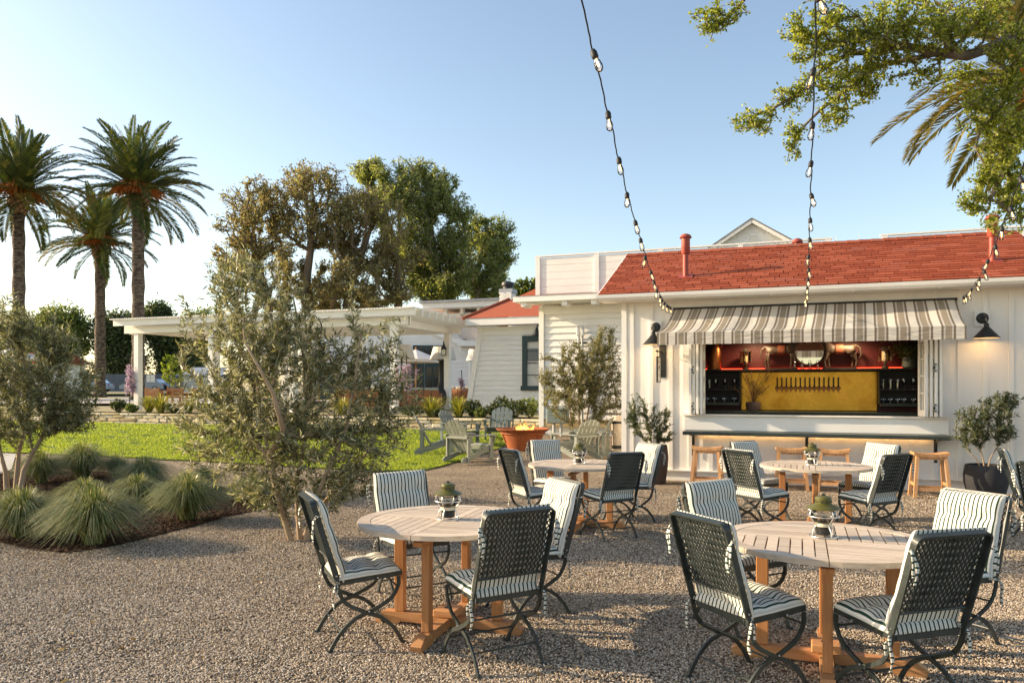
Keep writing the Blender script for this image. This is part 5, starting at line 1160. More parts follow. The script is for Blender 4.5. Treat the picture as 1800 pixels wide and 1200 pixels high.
# gable peeking over the parapet
gb=empty('gabled_house',at(1322,682,30)*1.0,ROTW); gb.location.z=0; tag(gb,'white gable end showing above the parapet, between two roof pipes','building')
A_=8.33; e_=1.5; k_=.64
MB().prism([(-1.32,6.0),(1.32,6.0),(1.32,A_-.13-1.32*k_),(0,A_-.13),(-1.32,A_-.13-1.32*k_)],.1,Matrix(((1,0,0,0),(0,0,-1,.1),(0,1,0,0),(0,0,0,1)))).build('wall',WHITE2,gb)
for sg in (1,-1):
    d=Vector((sg*1,0,-k_)).normalized(); MB().beam(Vector((0,-.18,A_-.06)),Vector((0,-.18,A_-.06))+d*1.95,.2,.14,(0,0,1)).build('barge_board',TRIMW,gb); MB().beam(Vector((0,1.2,A_+.02)),Vector((0,1.2,A_+.02))+d*2.0,3.,.05,(0,0,1)).build('roof_slope',pm('grey_shingle',(.13,.12,.12),(.2,.19,.18),3,.9),gb)
lv=MB()
for i in range(5): lv.box((0,-.03,7.42+i*.07),(.62-i*.11,.02,.045))
lv.build('louvre',WHITE2,gb); MB().add([(-.42,-.012,7.36),(.42,-.012,7.36),(0,-.012,7.86)],[(0,1,2)]).build('louvre_frame',TRIMW,gb)
# ---------------------------------------------------------------- depot wing with battered wall and red hip roof
DW=Wall(at(880,700,30.0)); dw=empty('red_roofed_wing',DW.o,ROTW); tag(dw,'low cream clapboard wing with sloping corner and red hip roof','building')
dl=DW.s(842); wt=4.08; db=DW.s(820); wb=.55
edge=lambda z: db+(dl-db)*(z-.9)/(wt-.9)
MB().prism([(edge(wb)+.05,wb),(4.5,wb),(4.5,wt),(edge(wt)+.05,wt)],.5,Matrix(((1,0,0,0),(0,0,-1,.54),(0,1,0,0),(0,0,0,1)))).build('wall_core',WHITE2,dw)
clap(dw,0,3.4,wb,wt-.32,.03,WHITE2,.2,edge=lambda z:edge(z)+.14); MB().box(((dl+3.4)/2+.1,.0,wt-.16),(3.4-dl,.05,.32)).build('frieze_board',TRIMW,dw)
MB().beam((edge(wb)+.09,-.02,wb),(edge(wt)+.09,-.02,wt),.2,.06,(0,1,0)).build('corner_board',TRIMW,dw)
ex0=DW.s(818,.55); MB().box(((ex0+4.4)/2,-.5,4.255),(4.4-ex0,.1,.27)).build('fascia',TRIMW,dw); MB().box(((ex0+4.4)/2,-.2,4.14),(4.4-ex0-.02,.6,.03)).build('soffit',TRIMW,dw)
pk=DW.s(895,-2.2); RDM=SHM
MB().add([(ex0-.1,-.58,4.40),(4.6,-.58,4.40),(4.6,2.2,5.42),(pk,2.2,5.42),(ex0-.1,4.6,4.40)],[(0,1,2,3),(0,3,4)]).build('hip_roof',RDM,dw)
MB().tube([(ex0-.08,-.56,4.41),(pk,2.2,5.44)],.07,6).build('hip_cap',RDM,dw)
q=DW.s(905,-4); MB().add([(q-.3,3.8,5.55),(q+4,3.8,5.55),(q+4,5.4,7.3),(q+3.2,5.4,7.3)],[(0,1,2,3)]).build('upper_roof',RDM,dw)
x0,x1=DW.s(918,.05),DW.s(918,.05)+1.25; zt_,zb_=DW.sz(930,590)[1],DW.sz(930,686)[1]
w=empty('window',(0,0,0)); w.parent=dw
fr=MB().box((x0+.1,-.03,(zt_+zb_)/2),(.2,.09,zt_-zb_)).box((x1-.1,-.03,(zt_+zb_)/2),(.2,.09,zt_-zb_)).box(((x0+x1)/2,-.03,zt_-.12),(x1-x0-.402,.085,.24)).box(((x0+x1)/2,-.04,zb_+.09),(x1-x0+.1,.14,.18)); fr.build('frame',DKGREEN,w)
MB().box(((x0+x1)/2,.0,(zt_+zb_)/2),(x1-x0-.38,.03,zt_-zb_-.2)).build('blind',pm('blind',(.55,.52,.46),(.62,.59,.52),3,.8),w); MB().box(((x0+x1)/2,-.02,zt_-.75),(x1-x0-.4,.02,.5)).build('pane',pm('grey_pane',(.10,.11,.13),None,rough=.15),w)
for z in (.28,.5,.72): MB().box(((x0+x1)/2,-.024,zb_+(zt_-zb_)*z),(x1-x0-.4,.02,.035)).build('muntin',DKGREEN,w)
wl_=empty('wall_lamp',DW.p(x1-.55,.05,0),ROTW); tag(wl_,'small black cone lamp above the dark green window','lamp'); MB().lathe([(.2,zt_-.02),(.06,zt_+.2),(.03,zt_+.3)],14,(0,-.3,0)).tube([(0,0,zt_+.35),(0,-.15,zt_+.42),(0,-.3,zt_+.28)],.02,6).build('shade',BLACK,wl_,auto=40)
ch=empty('chimney',at(893,682,36),ROTW); ch.location.z=0; tag(ch,'white painted brick chimney with black cap behind the red hip roof','chimney')
MB().box((0,0,5.2),(.6,.6,1.9)).build('shaft_core',WHITE2,ch)
bm_=MB().box((0,0,0),(.285,.06,.075),bev=.008).mesh('brick',WHITE2)
for r_ in range(9):
    for k in range(2): o=link('brick',bm_,ch); o.location=(-.15+.3*k+(.07 if r_%2 else -.03)*(1 if k==0 else .2),-.315,5.45+r_*.085)
MB().box((0,0,6.26),(.68,.68,.18)).build('crown',pm('lead_grey',(.3,.33,.36),(.4,.43,.46),4,.5),ch); MB().lathe([(.26,6.35),(.26,6.5)],14).lathe([(.32,6.52),(.33,6.6),(.3,6.68),(.1,6.74)],14).build('cowl',BLACK,ch,auto=40)
uh=empty('upper_house',at(763,682,44),ROTW); uh.location.z=0; tag(uh,'grey white storey with bracketed cornice behind the red hip roof','building')
MB().box((3.2,3,5.0),(6,5,2.0)).build('wall',pm('grey_white',(.50,.44,.40),(.58,.52,.47),2,.7),uh); MB().box((3.0,2.7,6.42),(7.0,6.4,.32)).build('cornice',WHITE2,uh); MB().box((3.0,2.7,6.62),(7.3,6.7,.12)).build('cornice_cap',pm('zinc',(.33,.33,.34),(.42,.42,.43),3,.5),uh)
for k in range(5): MB().box((.6+k*1.05,.38,6.12),(.2,.28,.34)).build('bracket',WHITE2,uh); MB().box((1.1+k*1.05,.485,5.72),(.8,.03,.6)).build('panel',WHITE2,uh)
# gabled house with green doors on the patio
HY=44.; gh=empty('tavern_house',at(700,682,HY)); gh.location.z=tz(HY); gx=gh.location.x; tag(gh,'white clapboard house with dark green glazed doors behind the pergola','building')
def hx(px): return (px-900)/F*HY-gx
def hz(py): return H-(py-HZ)/F*HY-tz(HY)
MB().box((hx(690),.55,2.3),(hx(832)-hx(548),1.0,4.6)).build('wall_core',WHITE2,gh); clap(gh,hx(550),hx(832),.0,hz(578),.03,WHITE2,.24)
MB().beam((hx(735),-.1,hz(570)),(hx(815),-.1,hz(603)),.12,.42,(0,0,1)).build('barge_board',TRIMW,gh)
MB().add([(hx(735),-.2,hz(566)),(hx(812),-.2,hz(597)),(hx(850),-.2,hz(597)),(hx(850),2.5,hz(555)),(hx(735),2.5,hz(555))],[(0,1,2,3,4)]).build('roof',RDM,gh)
MB().box((hx(822),-.35,hz(604)),(hx(840)-hx(805),.3,.3)).build('gutter',TRIMW,gh); MB().tube([(hx(808),-.35,hz(610)),(hx(812),-.35,hz(618)),(hx(826),-.2,hz(630)),(hx(826),-.1,hz(700))],.06,8).build('downpipe',TRIMW,gh)
DARKGL=pm('dark_pane',(.015,.018,.02),None,rough=.08,spec=.6)
for k,(a,b) in enumerate(((560,600),(612,652),(718,746),(747,775))):
    d=empty('glazed_door',(0,0,0)); d.parent=gh; za,zb2=hz(637),0.; MB().box((hx((a+b)/2),-.02,(za+zb2)/2),(hx(b)-hx(a),.08,za-zb2)).build('frame',DKGREEN,d)
    for i in range(2):
        for j in range(2): w_=(hx(b)-hx(a)); MB().box((hx(a)+w_*(.28+.44*i),-.065,.65+j*(za-.9)/2+.35),(w_*.36,.02,(za-1.1)/2)).build('pane',DARKGL,d)
d=empty('transom_window',(0,0,0)); d.parent=gh; MB().box((hx(753),-.02,hz(616)),(hx(780)-hx(726),.08,.62)).build('frame',DKGREEN,d)
for i in range(6):
    for j in range(2): MB().box((hx(730+i*8.6+1.5),-.065,hz(616)-.13+j*.26),(.22,.02,.21)).build('pane',DARKGL,d)
# ---------------------------------------------------------------- pergola
PN=at(693,682,27.5); PG=Wall((PN.x,PN.y)); pg=empty('pergola',(PN.x,PN.y,tz(27.5)),ROTW); tag(pg,'long white pergola with close set roof slats over the patio','pergola'); PZ=tz(27.5)
pl=PG.s(243); 
def pdepth(px):
    k=(px-900)/F; return (k*PN.y-PN.x)/(-N.x+k*N.y)
pd_=pdepth(787); T_=4.53-PZ
for x in (0,pl*.36,pl*.68,pl):
    for y in (0,pd_): MB().box((x,y,(T_-.60)/2),(.24,.24,T_-.60)).build('post',TRIMW,pg)
for y in (-.13,.13,pd_): MB().box((pl/2,y,T_-.46),(abs(pl)+1.2,.07,.28)).build('beam',TRIMW,pg)
for x in (0,pl*.36,pl*.68,pl): MB().box((x,pd_/2,T_-.462),(.09,pd_-.36,.26)).build('cross_beam',TRIMW,pg)
nj=11
for k in range(nj): MB().box((pl/2+.2,-.55+(pd_+1.1)*k/(nj-1),T_-.19),(abs(pl)+1.9,.07,.24)).build('joist',TRIMW,pg)
sm=MB().box((0,pd_/2,0),(.055,pd_+1.5,.045)).mesh('slat',TRIMW); x=pl-.75
while x<1.2: o=link('slat',sm,pg); o.location=(x,0,T_-.045); x+=.115
# lantern, switch plate, wisteria on the pergola posts
WIS=leafmat('wisteria_bloom',[(0,(.36,.26,.34)),(.5,(.52,.41,.50)),(.85,(.66,.56,.62)),(1,(.30,.30,.12))],.3,.6,.2,(1.2,1,1.2))
def wisteria(p,h,r,n,lab,seed):
    g=np.random.default_rng(seed); P=[];D=[]
    for c in range(n):
        o=np.array((g.normal()*r*.5,g.normal()*r*.4,-g.random()*h*.75)); L_=.22+.2*g.random(); m=60; t=g.random(m); P.append(o+np.c_[g.normal(size=m)*.05*(1-t*.7),g.normal(size=m)*.05*(1-t*.7),-t*L_]); D.append(g.normal(size=(m,3)))
    P=np.concatenate(P);D=np.concatenate(D); V,Q=leafcards(P,D,np.full(len(P),.06),np.full(len(P),.05),g); t=empty('wisteria',p); tag(t,lab,'wisteria','wisteria on the pergola'); link('blossom',np_mesh('blossom',V,Q,WIS),t); st=MB(); st.tube([(0,0,.3),(.03,0,-.3),(-.02,0,-h),(.02,0,-p[2]+tz(p[1]))],.02,5); st.build('vine',BARKD,t)
p_=at(228,640,PG.p(pl,0,0).y-.2); wisteria(tuple(p_),1.3,.25,26,'mauve wisteria climbing the left post of the pergola',1)
p_=at(714,640,27.0); wisteria(tuple(p_),1.0,.28,26,'mauve wisteria hanging on the near pergola post beside the big olive',2)
p_=at(811,662,33.2); wisteria(tuple(p_),.5,.12,6,'small spray of wisteria on the thin patio pole',3)
pr=PG.p(0,-pd_,0); q=at(780,612,pr.y-.25); t=empty('post_lantern',(q.x,q.y,q.z-.3)); tag(t,'black glass lantern on the right post of the pergola','lantern')
MB().box((0,0,.27),(.22,.22,.02)).box((0,0,.0),(.2,.2,.02)).box((.09,.09,.13),(.015,.015,.26)).box((-.09,.09,.13),(.015,.015,.26)).box((.09,-.09,.13),(.015,.015,.26)).box((-.09,-.09,.13),(.015,.015,.26)).lathe([(.13,.28),(.06,.4),(.03,.5),(.03,.6)],8).build('frame',BLACK,t); MB().box((0,0,.13),(.16,.16,.23)).build('glass',glassmat('lantern_pane',(.9,.9,.85)),t)
q=at(266,665,PG.p(pl,0,0).y+.1); t=empty('notice_board',(q.x-.02,q.y-.02,q.z)); tag(t,'small white notice on the left pergola post','sign'); MB().box((0,0,0),(.34,.04,.3)).build('panel',TRIMW,t); MB().box((0,-.023,0),(.02,.004,.26)).box((0,-.024,.03),(.3,.004,.012)).build('marking',CONDUIT,t)
# ---------------------------------------------------------------- patio furniture
PLEAT=pm('pleated_shade',(.62,.59,.53),(.70,.67,.61),3,.8); 
def shade(px,py,Y,w,h,lab):
    p=at(px,py,Y); t=empty('shade_lamp',(p.x,p.y,tz(Y))); tag(t,lab,'patio lamp','pleated patio lamps'); z=p.z-tz(Y); n=48; m=MB(); pr=[]
    for zz,r in ((0,w/2),(h,w/2*.72)):
        for k in range(n): a=2*math.pi*k/n; rr=r*(1+.02*(k%2)); pr.append((rr*math.cos(a),rr*math.sin(a),z+zz))
    m.add(pr,[(k,(k+1)%n,n+(k+1)%n,n+k) for k in range(n)]+[tuple(range(n,2*n))]); m.build('shade',PLEAT,t); MB().tube([(0,0,0),(0,0,z+h*.9)],.04,8).build('pole',BLACK,t); MB().lathe([(.3,0),(.3,.05),(.05,.08)],16).build('base',BLACK,t)
shade(779,632,34,1.2,.58,'white pleated patio lamp behind the right pergola post'); shade(838,634,36,1.0,.55,'white pleated patio lamp half hidden by the sloping wall'); shade(706,630,33,1.15,.6,'white pleated patio lamp behind the olive twigs')
UMB=pm('umbrella_canvas',(.68,.66,.62),(.75,.73,.69),2,.8)
def umbrella(px,py,Y,w,h,lab,pole=TEAK):
    p=at(px,py,Y); t=empty('parasol',(p.x,p.y,tz(Y))); tag(t,lab,'parasol','white patio parasols'); z=p.z-tz(Y); n=8; v=[(0,0,z+h)]; 
    for k in range(n): a=2*math.pi*k/n+.2; v.append((w/2*math.cos(a),w/2*math.sin(a),z))
    v2=[(x,y,zz-.14) for x,y,zz in v[1:]]; m=MB().add(v+v2,[(0,k+1,(k+1)%n+1) for k in range(n)]+[(k+1,n+k+1,n+(k+1)%n+1,(k+1)%n+1) for k in range(n)]); m.build('canopy',UMB,t); MB().tube([(0,0,0),(0,0,z+h+.1)],.035,8).build('pole',pole,t); MB().box((0,0,.06),(.6,.6,.12)).build('base',BLACK,t)
umbrella(731,632,36,2.4,.5,'white parasol with wooden pole in front of the green doors'); umbrella(560,628,38,2.8,.6,'white parasol seen through the big olive'); umbrella(470,620,40,2.8,.6,'white parasol behind the left half of the big olive'); umbrella(22,628,44,3.,.6,'white parasol behind the olive at the left edge')
p=at(776,705,32); t=empty('chiminea',(p.x,p.y,tz(32))); tag(t,'black pot bellied outdoor stove with a tall flue','stove'); MB().lathe([(.2,.05),(.3,.2),(.36,.45),(.32,.7),(.18,.95),(.12,1.1),(.11,2.0),(.13,2.02)],20).build('body',BLACK,t,True); MB().lathe([(.16,2.02),(.16,2.06)],16).build('flue_cap',BLACK,t)
for k in range(3): a=k*2.1; MB().beam((.2*math.cos(a),.2*math.sin(a),.1),(.28*math.cos(a),.28*math.sin(a),0),.04,.04).build('leg',BLACK,t)
WICK=pm('rust_wicker',(.26,.09,.03),(.40,.16,.06),16,.7,.6,70); STRIP2=TICK
def sofa(px,py,Y,w,rz,lab):
    p=at(px,py,Y); t=empty('wicker_sofa',(p.x,p.y,tz(Y)),rz); tag(t,lab,'sofa','wicker sofas on the patio'); n=int(w/.28)
    for k in range(n): MB().box((-w/2+w*(k+.5)/n,.36,.48),(w/n-.025,.05,.62)).build('back_panel',WICK,t)
    MB().box((0,0,.22),(w-.02,.66,.30)).build('seat_base',WICK,t)
    for sg in (1,-1): MB().box((sg*(w/2+.03),0,.36),(.06,.72,.6)).build('armrest',WICK,t)
    for k in range(max(2,int(w/.6))): c=w/max(2,int(w/.6)); V,Q,UV=cushion(c-.04,.42,.14,(.2,),(0,),10,10); o=link('cushion',np_mesh('cushion',V,Q,TICK,True,UV),t); o.location=(-w/2+c*(k+.5),.20,.5); o.rotation_euler.x=R(70)
    for sx_ in (1,-1):
        for sy in (.28,-.28): MB().box((sx_*(w/2-.08),sy,.035),(.06,.06,.07)).build('leg',TEAK,t)
sofa(733,700,31,1.9,R(180),'wicker sofa with striped cushions in front of the green doors'); sofa(808,700,34.5,1.6,R(150),'wicker sofa with striped cushions beside the sloping wall'); sofa(640,700,32,2.2,R(170),'wicker sofa hidden behind the big olive crown')
def slatchair(px,py,Y,rz,lab):
    p=at(px,py,Y); t=empty('teak_armchair',(p.x,p.y,tz(Y)),rz); tag(t,lab,'chair','teak armchairs on the patio')
    for k in range(6): MB().box((0,.28,.46+k*.07),(.6,.025,.055)).build('back_slat',TEAKX,t)
    for k in range(5): MB().box((0,-.22+k*.11,.42),(.6,.09,.025)).build('seat_slat',TEAKX,t)
    for sx_ in (1,-1):
        for sy,h in ((.28,.88),(-.26,.62)): MB().box((sx_*.325,sy,h/2),(.05,.05,h)).build('leg',TEAK,t)
        MB().box((sx_*.325,0,.64),(.06,.6,.03)).build('armrest',TEAKX,t)
for i,(px,lab,rz) in enumerate(((275,'reddish teak armchair left of the small patio table',170),(312,'reddish teak armchair right of the small patio table',185),(355,'reddish teak armchair seen past the left side of the big olive',175))): slatchair(px,700,33+i*.4,R(rz),lab)
p=at(294,700,33.2); t=empty('patio_table',(p.x,p.y,tz(33.2))); tag(t,'small square teak table between the reddish armchairs','table'); 
for k in range(5): MB().box((-.4+k*.2,0,.72),(.19,.9,.03)).build('top_board',TEAKX,t)
for sx_ in (1,-1):
    for sy in (1,-1): MB().box((sx_*.4,sy*.38,.352),(.06,.06,.704)).build('leg',TEAK,t)
# ---------------------------------------------------------------- plants on the terrace
PHO=leafmat('flax_blade',[(0,(.16,.18,.03)),(.5,(.30,.30,.06)),(.85,(.46,.42,.13)),(1,(.22,.22,.06))],.35,.45,.4,(1.3,1.25,.6))
fm=[np_mesh('blades',*tuft_mesh(90+k,110,.68,.85,2.2,.05),PHO) for k in range(2)]
SHRUB=leafmat('dark_shrub_leaf',[(0,(.025,.045,.015)),(.5,(.055,.085,.025)),(.85,(.11,.14,.05)),(1,(.20,.22,.10))],.25,.5,.4); LSHR=leafmat('light_shrub_leaf',[(0,(.08,.12,.03)),(.5,(.14,.19,.05)),(1,(.26,.29,.10))],.3)
for i,(px,dn,sc,lab) in enumerate(((757,.9,1.05,'yellow green flax clump left of the right pergola post'),(806,.8,1.1,'yellow green flax clump in front of the striped sofa'),(262,1.0,1.0,'yellow flax clump beside the left pergola post'),(282,.7,1.15,'tall yellow flax clump right of the left pergola post'),(332,.9,.9,'yellow flax clump left of the big olive crown'),(600,.9,1.,'yellow flax clump behind the big olive crown'))):
    p=RW.p(RW.s(px,-dn),-dn,.66); t=empty('flax_plant',p,i*1.1); tag(t,lab,'flax','flax clumps on the terrace'); o=link('blades',fm[i%2],t); o.scale=(sc,sc,sc)
def shrub(px,dn,r,h,mat,lab,seed,n=120):
    p=RW.p(RW.s(px,-dn),-dn,.66); g=np.random.default_rng(seed); st=[[(p.x,p.y,p.z),(p.x,p.y,p.z+h*.35)]]; tree('shrub',lab,'shrub',tuple(p),st,[(p.x,p.y,p.z+h*.55,r,r,h*.45,n)],seed,mat,BARKD,.12,14,.16,.07,.035,1.,.2,r0=.003,rmax=.02,grp='shrubs on the terrace')
for i,a in enumerate(((832,.7,.32,.62,SHRUB,'dark rounded shrub at the foot of the sloping corner'),(845,.45,.22,.35,LSHR,'low pale shrub left of the blue grey chair'),(868,.5,.28,.5,SHRUB,'spiky dark shrub behind the blue grey chair back'),(884,.9,.36,.75,SHRUB,'tall grey green shrub against the clapboard wing, right of the chair back'),(908,.5,.36,.6,SHRUB,'dark broad shrub below the dark green window'),(930,.7,.36,.7,LSHR,'light green shrub beside the white corner board'),(772,.4,.25,.3,SHRUB,'low dark cushion plant between the two flax clumps'),(725,.5,.4,.4,SHRUB,'low shrub behind the stone wall beside the big olive'),(208,.6,.32,.55,SHRUB,'dark round bush at the left end of the stone wall'),(232,.4,.25,.35,LSHR,'low yellow bush next to the dark round one'),(305,.5,.3,.35,SHRUB,'low dark bush under the teak armchairs'),(365,.6,.4,.4,SHRUB,'dark bush at the wall behind the olive leaves'))): shrub(*a,200+i)
# ---------------------------------------------------------------- street: cars, fence, shed, sapling
CARG=glassmat('car_glass',(.3,.34,.36),clear=.75); TYRE=pm('tyre',(.012,.012,.012),None,rough=.8); RIM=pm('alloy',(.5,.5,.52),None,rough=.3,metal=1)
def car(px,Y,rz,col,lab):
    p=at(px,682,Y); t=empty('parked_car',(p.x,Y,tz(Y)+.02),rz); tag(t,lab,'car','cars parked by the road'); P=pm('car_paint',col,None,rough=.25,spec=.6)
    prof=[(-2.15,.32),(-2.2,.6),(-2.12,.88),(-1.75,.98),(-1.35,1.42),(-.9,1.52),(.3,1.52),(.65,1.46),(1.15,1.02),(1.9,.88),(2.18,.66),(2.2,.34)]
    n=len(prof); V=[];
    for y,k in ((-.86,1),(-.72,.0),(.72,.0),(.86,1)):
        for x,z in prof: V.append((x*(1 if k else 1.0),y if z<1.0 else y*.86,z+(0 if k else .0)))
    F_=[(j*n+i,j*n+(i+1)%n,(j+1)*n+(i+1)%n,(j+1)*n+i) for j in range(3) for i in range(n)]+[tuple(range(n)),tuple(range(4*n-1,3*n-1,-1))]
    MB().add(V,F_).build('body',P,t,auto=40)
    for sg in (1,-1):
        for a,b,c,d in (((-1.25,1.04),(-.42,1.04),(-.42,1.44),(-.95,1.42)),((-.34,1.04),(.92,1.04),(.55,1.40),(-.34,1.44))): MB().add([(x,sg*.765,z) for x,z in (a,b,c,d)],[(0,1,2,3)]).build('side_window',CARG,t)
        for x in (-1.35,1.35):
            w_=MB().lathe([(.24,-.1),(.32,-.09),(.33,0),(.32,.09),(.24,.1)],20,M=Matrix.Translation((x,sg*.78,.33))@Matrix.Rotation(R(90),4,'X')).build('tyre',TYRE,t,auto=40); MB().lathe([(0,.0),(.22,.0),(.23,-.02)],16,M=Matrix.Translation((x,sg*.885,.33))@Matrix.Rotation(R(90*sg),4,'X'),cap=False).build('rim',RIM,w_)
        MB().box((2.13,sg*.6,.68),(.08,.3,.12)).build('headlight',CREAMM,t); MB().box((-2.14,sg*.62,.78),(.08,.26,.14)).build('tail_light',pm('tail_lamp',(.4,.02,.02),None,rough=.2),t)
    for a,b,y in (((.72,1.45),(1.16,1.05),.62),((-1.33,1.42),(-1.72,1.02),.6)): MB().add([(a[0]+.01*np.sign(a[0]),-y,a[1]),(a[0]+.01*np.sign(a[0]),y,a[1]),(b[0]+.02*np.sign(a[0]),y,b[1]),(b[0]+.02*np.sign(a[0]),-y,b[1])],[(0,1,2,3)]).build('windscreen',CARG,t)
car(250,84,R(200),(.30,.31,.32),'silver car parked behind the left pergola post'); car(270,86.5,R(-8),(.012,.014,.016),'black car parked across the palm trunk near the pergola'); car(160,84,R(185),(.25,.33,.42),'blue white car behind the olive at the left edge')
t=empty('corrugated_fence',at(215,682,104)); t.location.z=tz(104); tag(t,'dark blue grey metal fence along the far side of the road','fence'); FEN=pm('fence_blue',(.06,.08,.10),(.10,.12,.145),1,.6)
for k in range(16): MB().box((-16+k*2.0,0,1.2),(1.96,.06,2.4)).build('panel',FEN,t); MB().box((-17+k*2.0,.05,1.25),(.1,.1,2.5)).build('post',FEN,t)
t=empty('tin_shed',at(352,682,100)); t.location.z=tz(100); tag(t,'pale corrugated shed with a grey roof beyond the road','shed'); 
for k in range(10): MB().box((-2.0+k*.42,0,1.1),(.40,.06 if k%2 else .1,2.2)).build('sheet',pm('pale_tin',(.34,.40,.40),(.42,.47,.46),2,.5),t)
MB().add([(-3.0,-.6,2.2),(3.2,-.6,2.2),(2.4,3,3.3),(-2.2,3,3.3)],[(0,1,2,3)]).add([(-3.,-.6,2.15),(3.2,-.6,2.15),(3.2,-.55,2.2),(-3,-.55,2.2)],[(0,1,2,3)]).build('roof',pm('tin_roof',(.25,.30,.36),(.35,.4,.46),2,.4),t); MB().box((.0,1.6,1.1),(4.0,3,2.18)).build('core',FEN,t)
t=empty('white_bungalow',at(30,682,58)); t.location.z=tz(58); tag(t,'white bungalow with red roof seen through the left olive','building'); MB().box((0,2,1.2),(6,4,2.4)).build('wall',WHITE2,t); MB().add([(-3.5,-.5,2.4),(3.5,-.5,2.4),(3.0,2,3.3),(-3.0,2,3.3),(-3.5,4.5,2.4),(3.5,4.5,2.4)],[(0,1,2,3),(3,2,5,4),(0,3,4),(1,5,2)]).build('roof',RDM,t)
for k in range(3): MB().box((-2.0+k*2.,-.02,1.4),(.9,.06,1.)).build('window',DARKGL,t)
b4=at(303,682,46); b4.z=tz(46); YG=leafmat('young_leaf',[(0,(.13,.19,.025)),(.5,(.22,.29,.04)),(1,(.36,.40,.09))],.4,.5,.3,(1.3,1.3,.6))
tree('sapling','young light green tree tied to stakes behind the teak armchairs','tree',tuple(b4),[[(b4.x,b4.y,b4.z),(b4.x,b4.y,b4.z+1.0),(b4.x,b4.y,b4.z+2.2)]],[(b4.x,b4.y,b4.z+1.5,.7,.7,.7,70),(b4.x-.1,b4.y,b4.z+2.2,.55,.5,.5,50)],31,YG,BARKO,.2,10,.3,.13,.09,1.,.1,r0=.006,rmax=.03)
# ---------------------------------------------------------------- palms
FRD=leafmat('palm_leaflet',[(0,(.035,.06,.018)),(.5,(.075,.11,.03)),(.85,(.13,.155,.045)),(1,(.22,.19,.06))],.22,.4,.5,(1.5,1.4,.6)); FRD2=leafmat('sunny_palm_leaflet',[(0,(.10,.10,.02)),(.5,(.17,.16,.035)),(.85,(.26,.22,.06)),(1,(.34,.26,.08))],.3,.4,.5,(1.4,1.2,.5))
ORG=pm('orange_fruit_stalk',(.42,.12,.02),(.58,.20,.04),6,.6); PTR=None
def palmbark():
    m,n,l,b=nodes('palm_trunk'); tc=n.new('ShaderNodeTexCoord'); mp=n.new('ShaderNodeMapping'); mp.inputs['Scale'].default_value=(1,1,2.6); l.new(tc.outputs['Object'],mp.inputs[0]); v=n.new('ShaderNodeTexVoronoi'); v.inputs['Scale'].default_value=4.2; l.new(mp.outputs[0],v.inputs['Vector'])
    r=ramp(n,[(0,(.26,.195,.135)),(.35,(.17,.125,.085)),(.8,(.05,.036,.026))]); l.new(v.outputs['Distance'],r.inputs[0]); l.new(r.outputs[0],b.inputs['Base Color']); b.inputs['Roughness'].default_value=.95; bp=n.new('ShaderNodeBump'); bp.inputs['Strength'].default_value=1; bp.inputs['Distance'].default_value=.06; bp.invert=True; l.new(v.outputs['Distance'],bp.inputs['Height']); l.new(bp.outputs[0],b.inputs['Normal']); return m
PBK=palmbark(); PBR=pm('cut_frond_base',(.17,.10,.05),(.30,.20,.11),9,.85,.5,20)
def frond(e0,e1,Lf,g,mat,nl=56,wl=.58):
    """one feather leaf from the origin out along +x, rising at e0 and falling to e1"""
    K=16; pos=np.zeros((K+1,3)); ang=[]
    for k in range(K+1):
        t=k/K; a=R(e0+(e1-e0)*t**1.25); ang.append(a)
        if k: pos[k]=pos[k-1]+np.array((math.cos(a),0,math.sin(a)))*Lf/K
    V=[];Q=[]
    for i in range(nl):
        t=.10+.9*(i+.5)/nl; f=t*K; k=min(int(f),K-1); u=f-k; p=pos[k]*(1-u)+pos[k+1]*u; a=ang[k]*(1-u)+ang[k+1]*u; T=np.array((math.cos(a),0,math.sin(a))); Nn=np.array((-math.sin(a),0,math.cos(a))); l_=wl*(math.sin(math.pi*min(t*.86+.10,1))**.7+.12)*(1+g.normal()*.06)
        for sg in (1,-1):
            d=T*(.55+.4*t)+np.array((0,sg,0))*(.95-.35*t)+Nn*(.35+g.normal()*.08); d/=np.linalg.norm(d); d[2]-=.10; w=.034; b=len(V); n_=np.cross(d,Nn); n_/=np.linalg.norm(n_)
            V+=[p-n_*w*.6,p+d*l_*.45+n_*w,p+d*l_-np.array((0,0,.05)),p+d*l_*.45-n_*w]; Q.append((b,b+1,b+2,b+3))
    b=len(V); 
    for k in range(K+1):
        r_=.035*(1-k/K)+.006
        for dy,dz in ((r_,0),(0,r_),(-r_,0),(0,-r_)): V.append(pos[k]+np.array((0,dy,dz)))
    for k in range(K):
        for q in range(4): Q.append((b+k*4+q,b+k*4+(q+1)%4,b+k*4+4+(q+1)%4,b+k*4+4+q))
    return V,Q
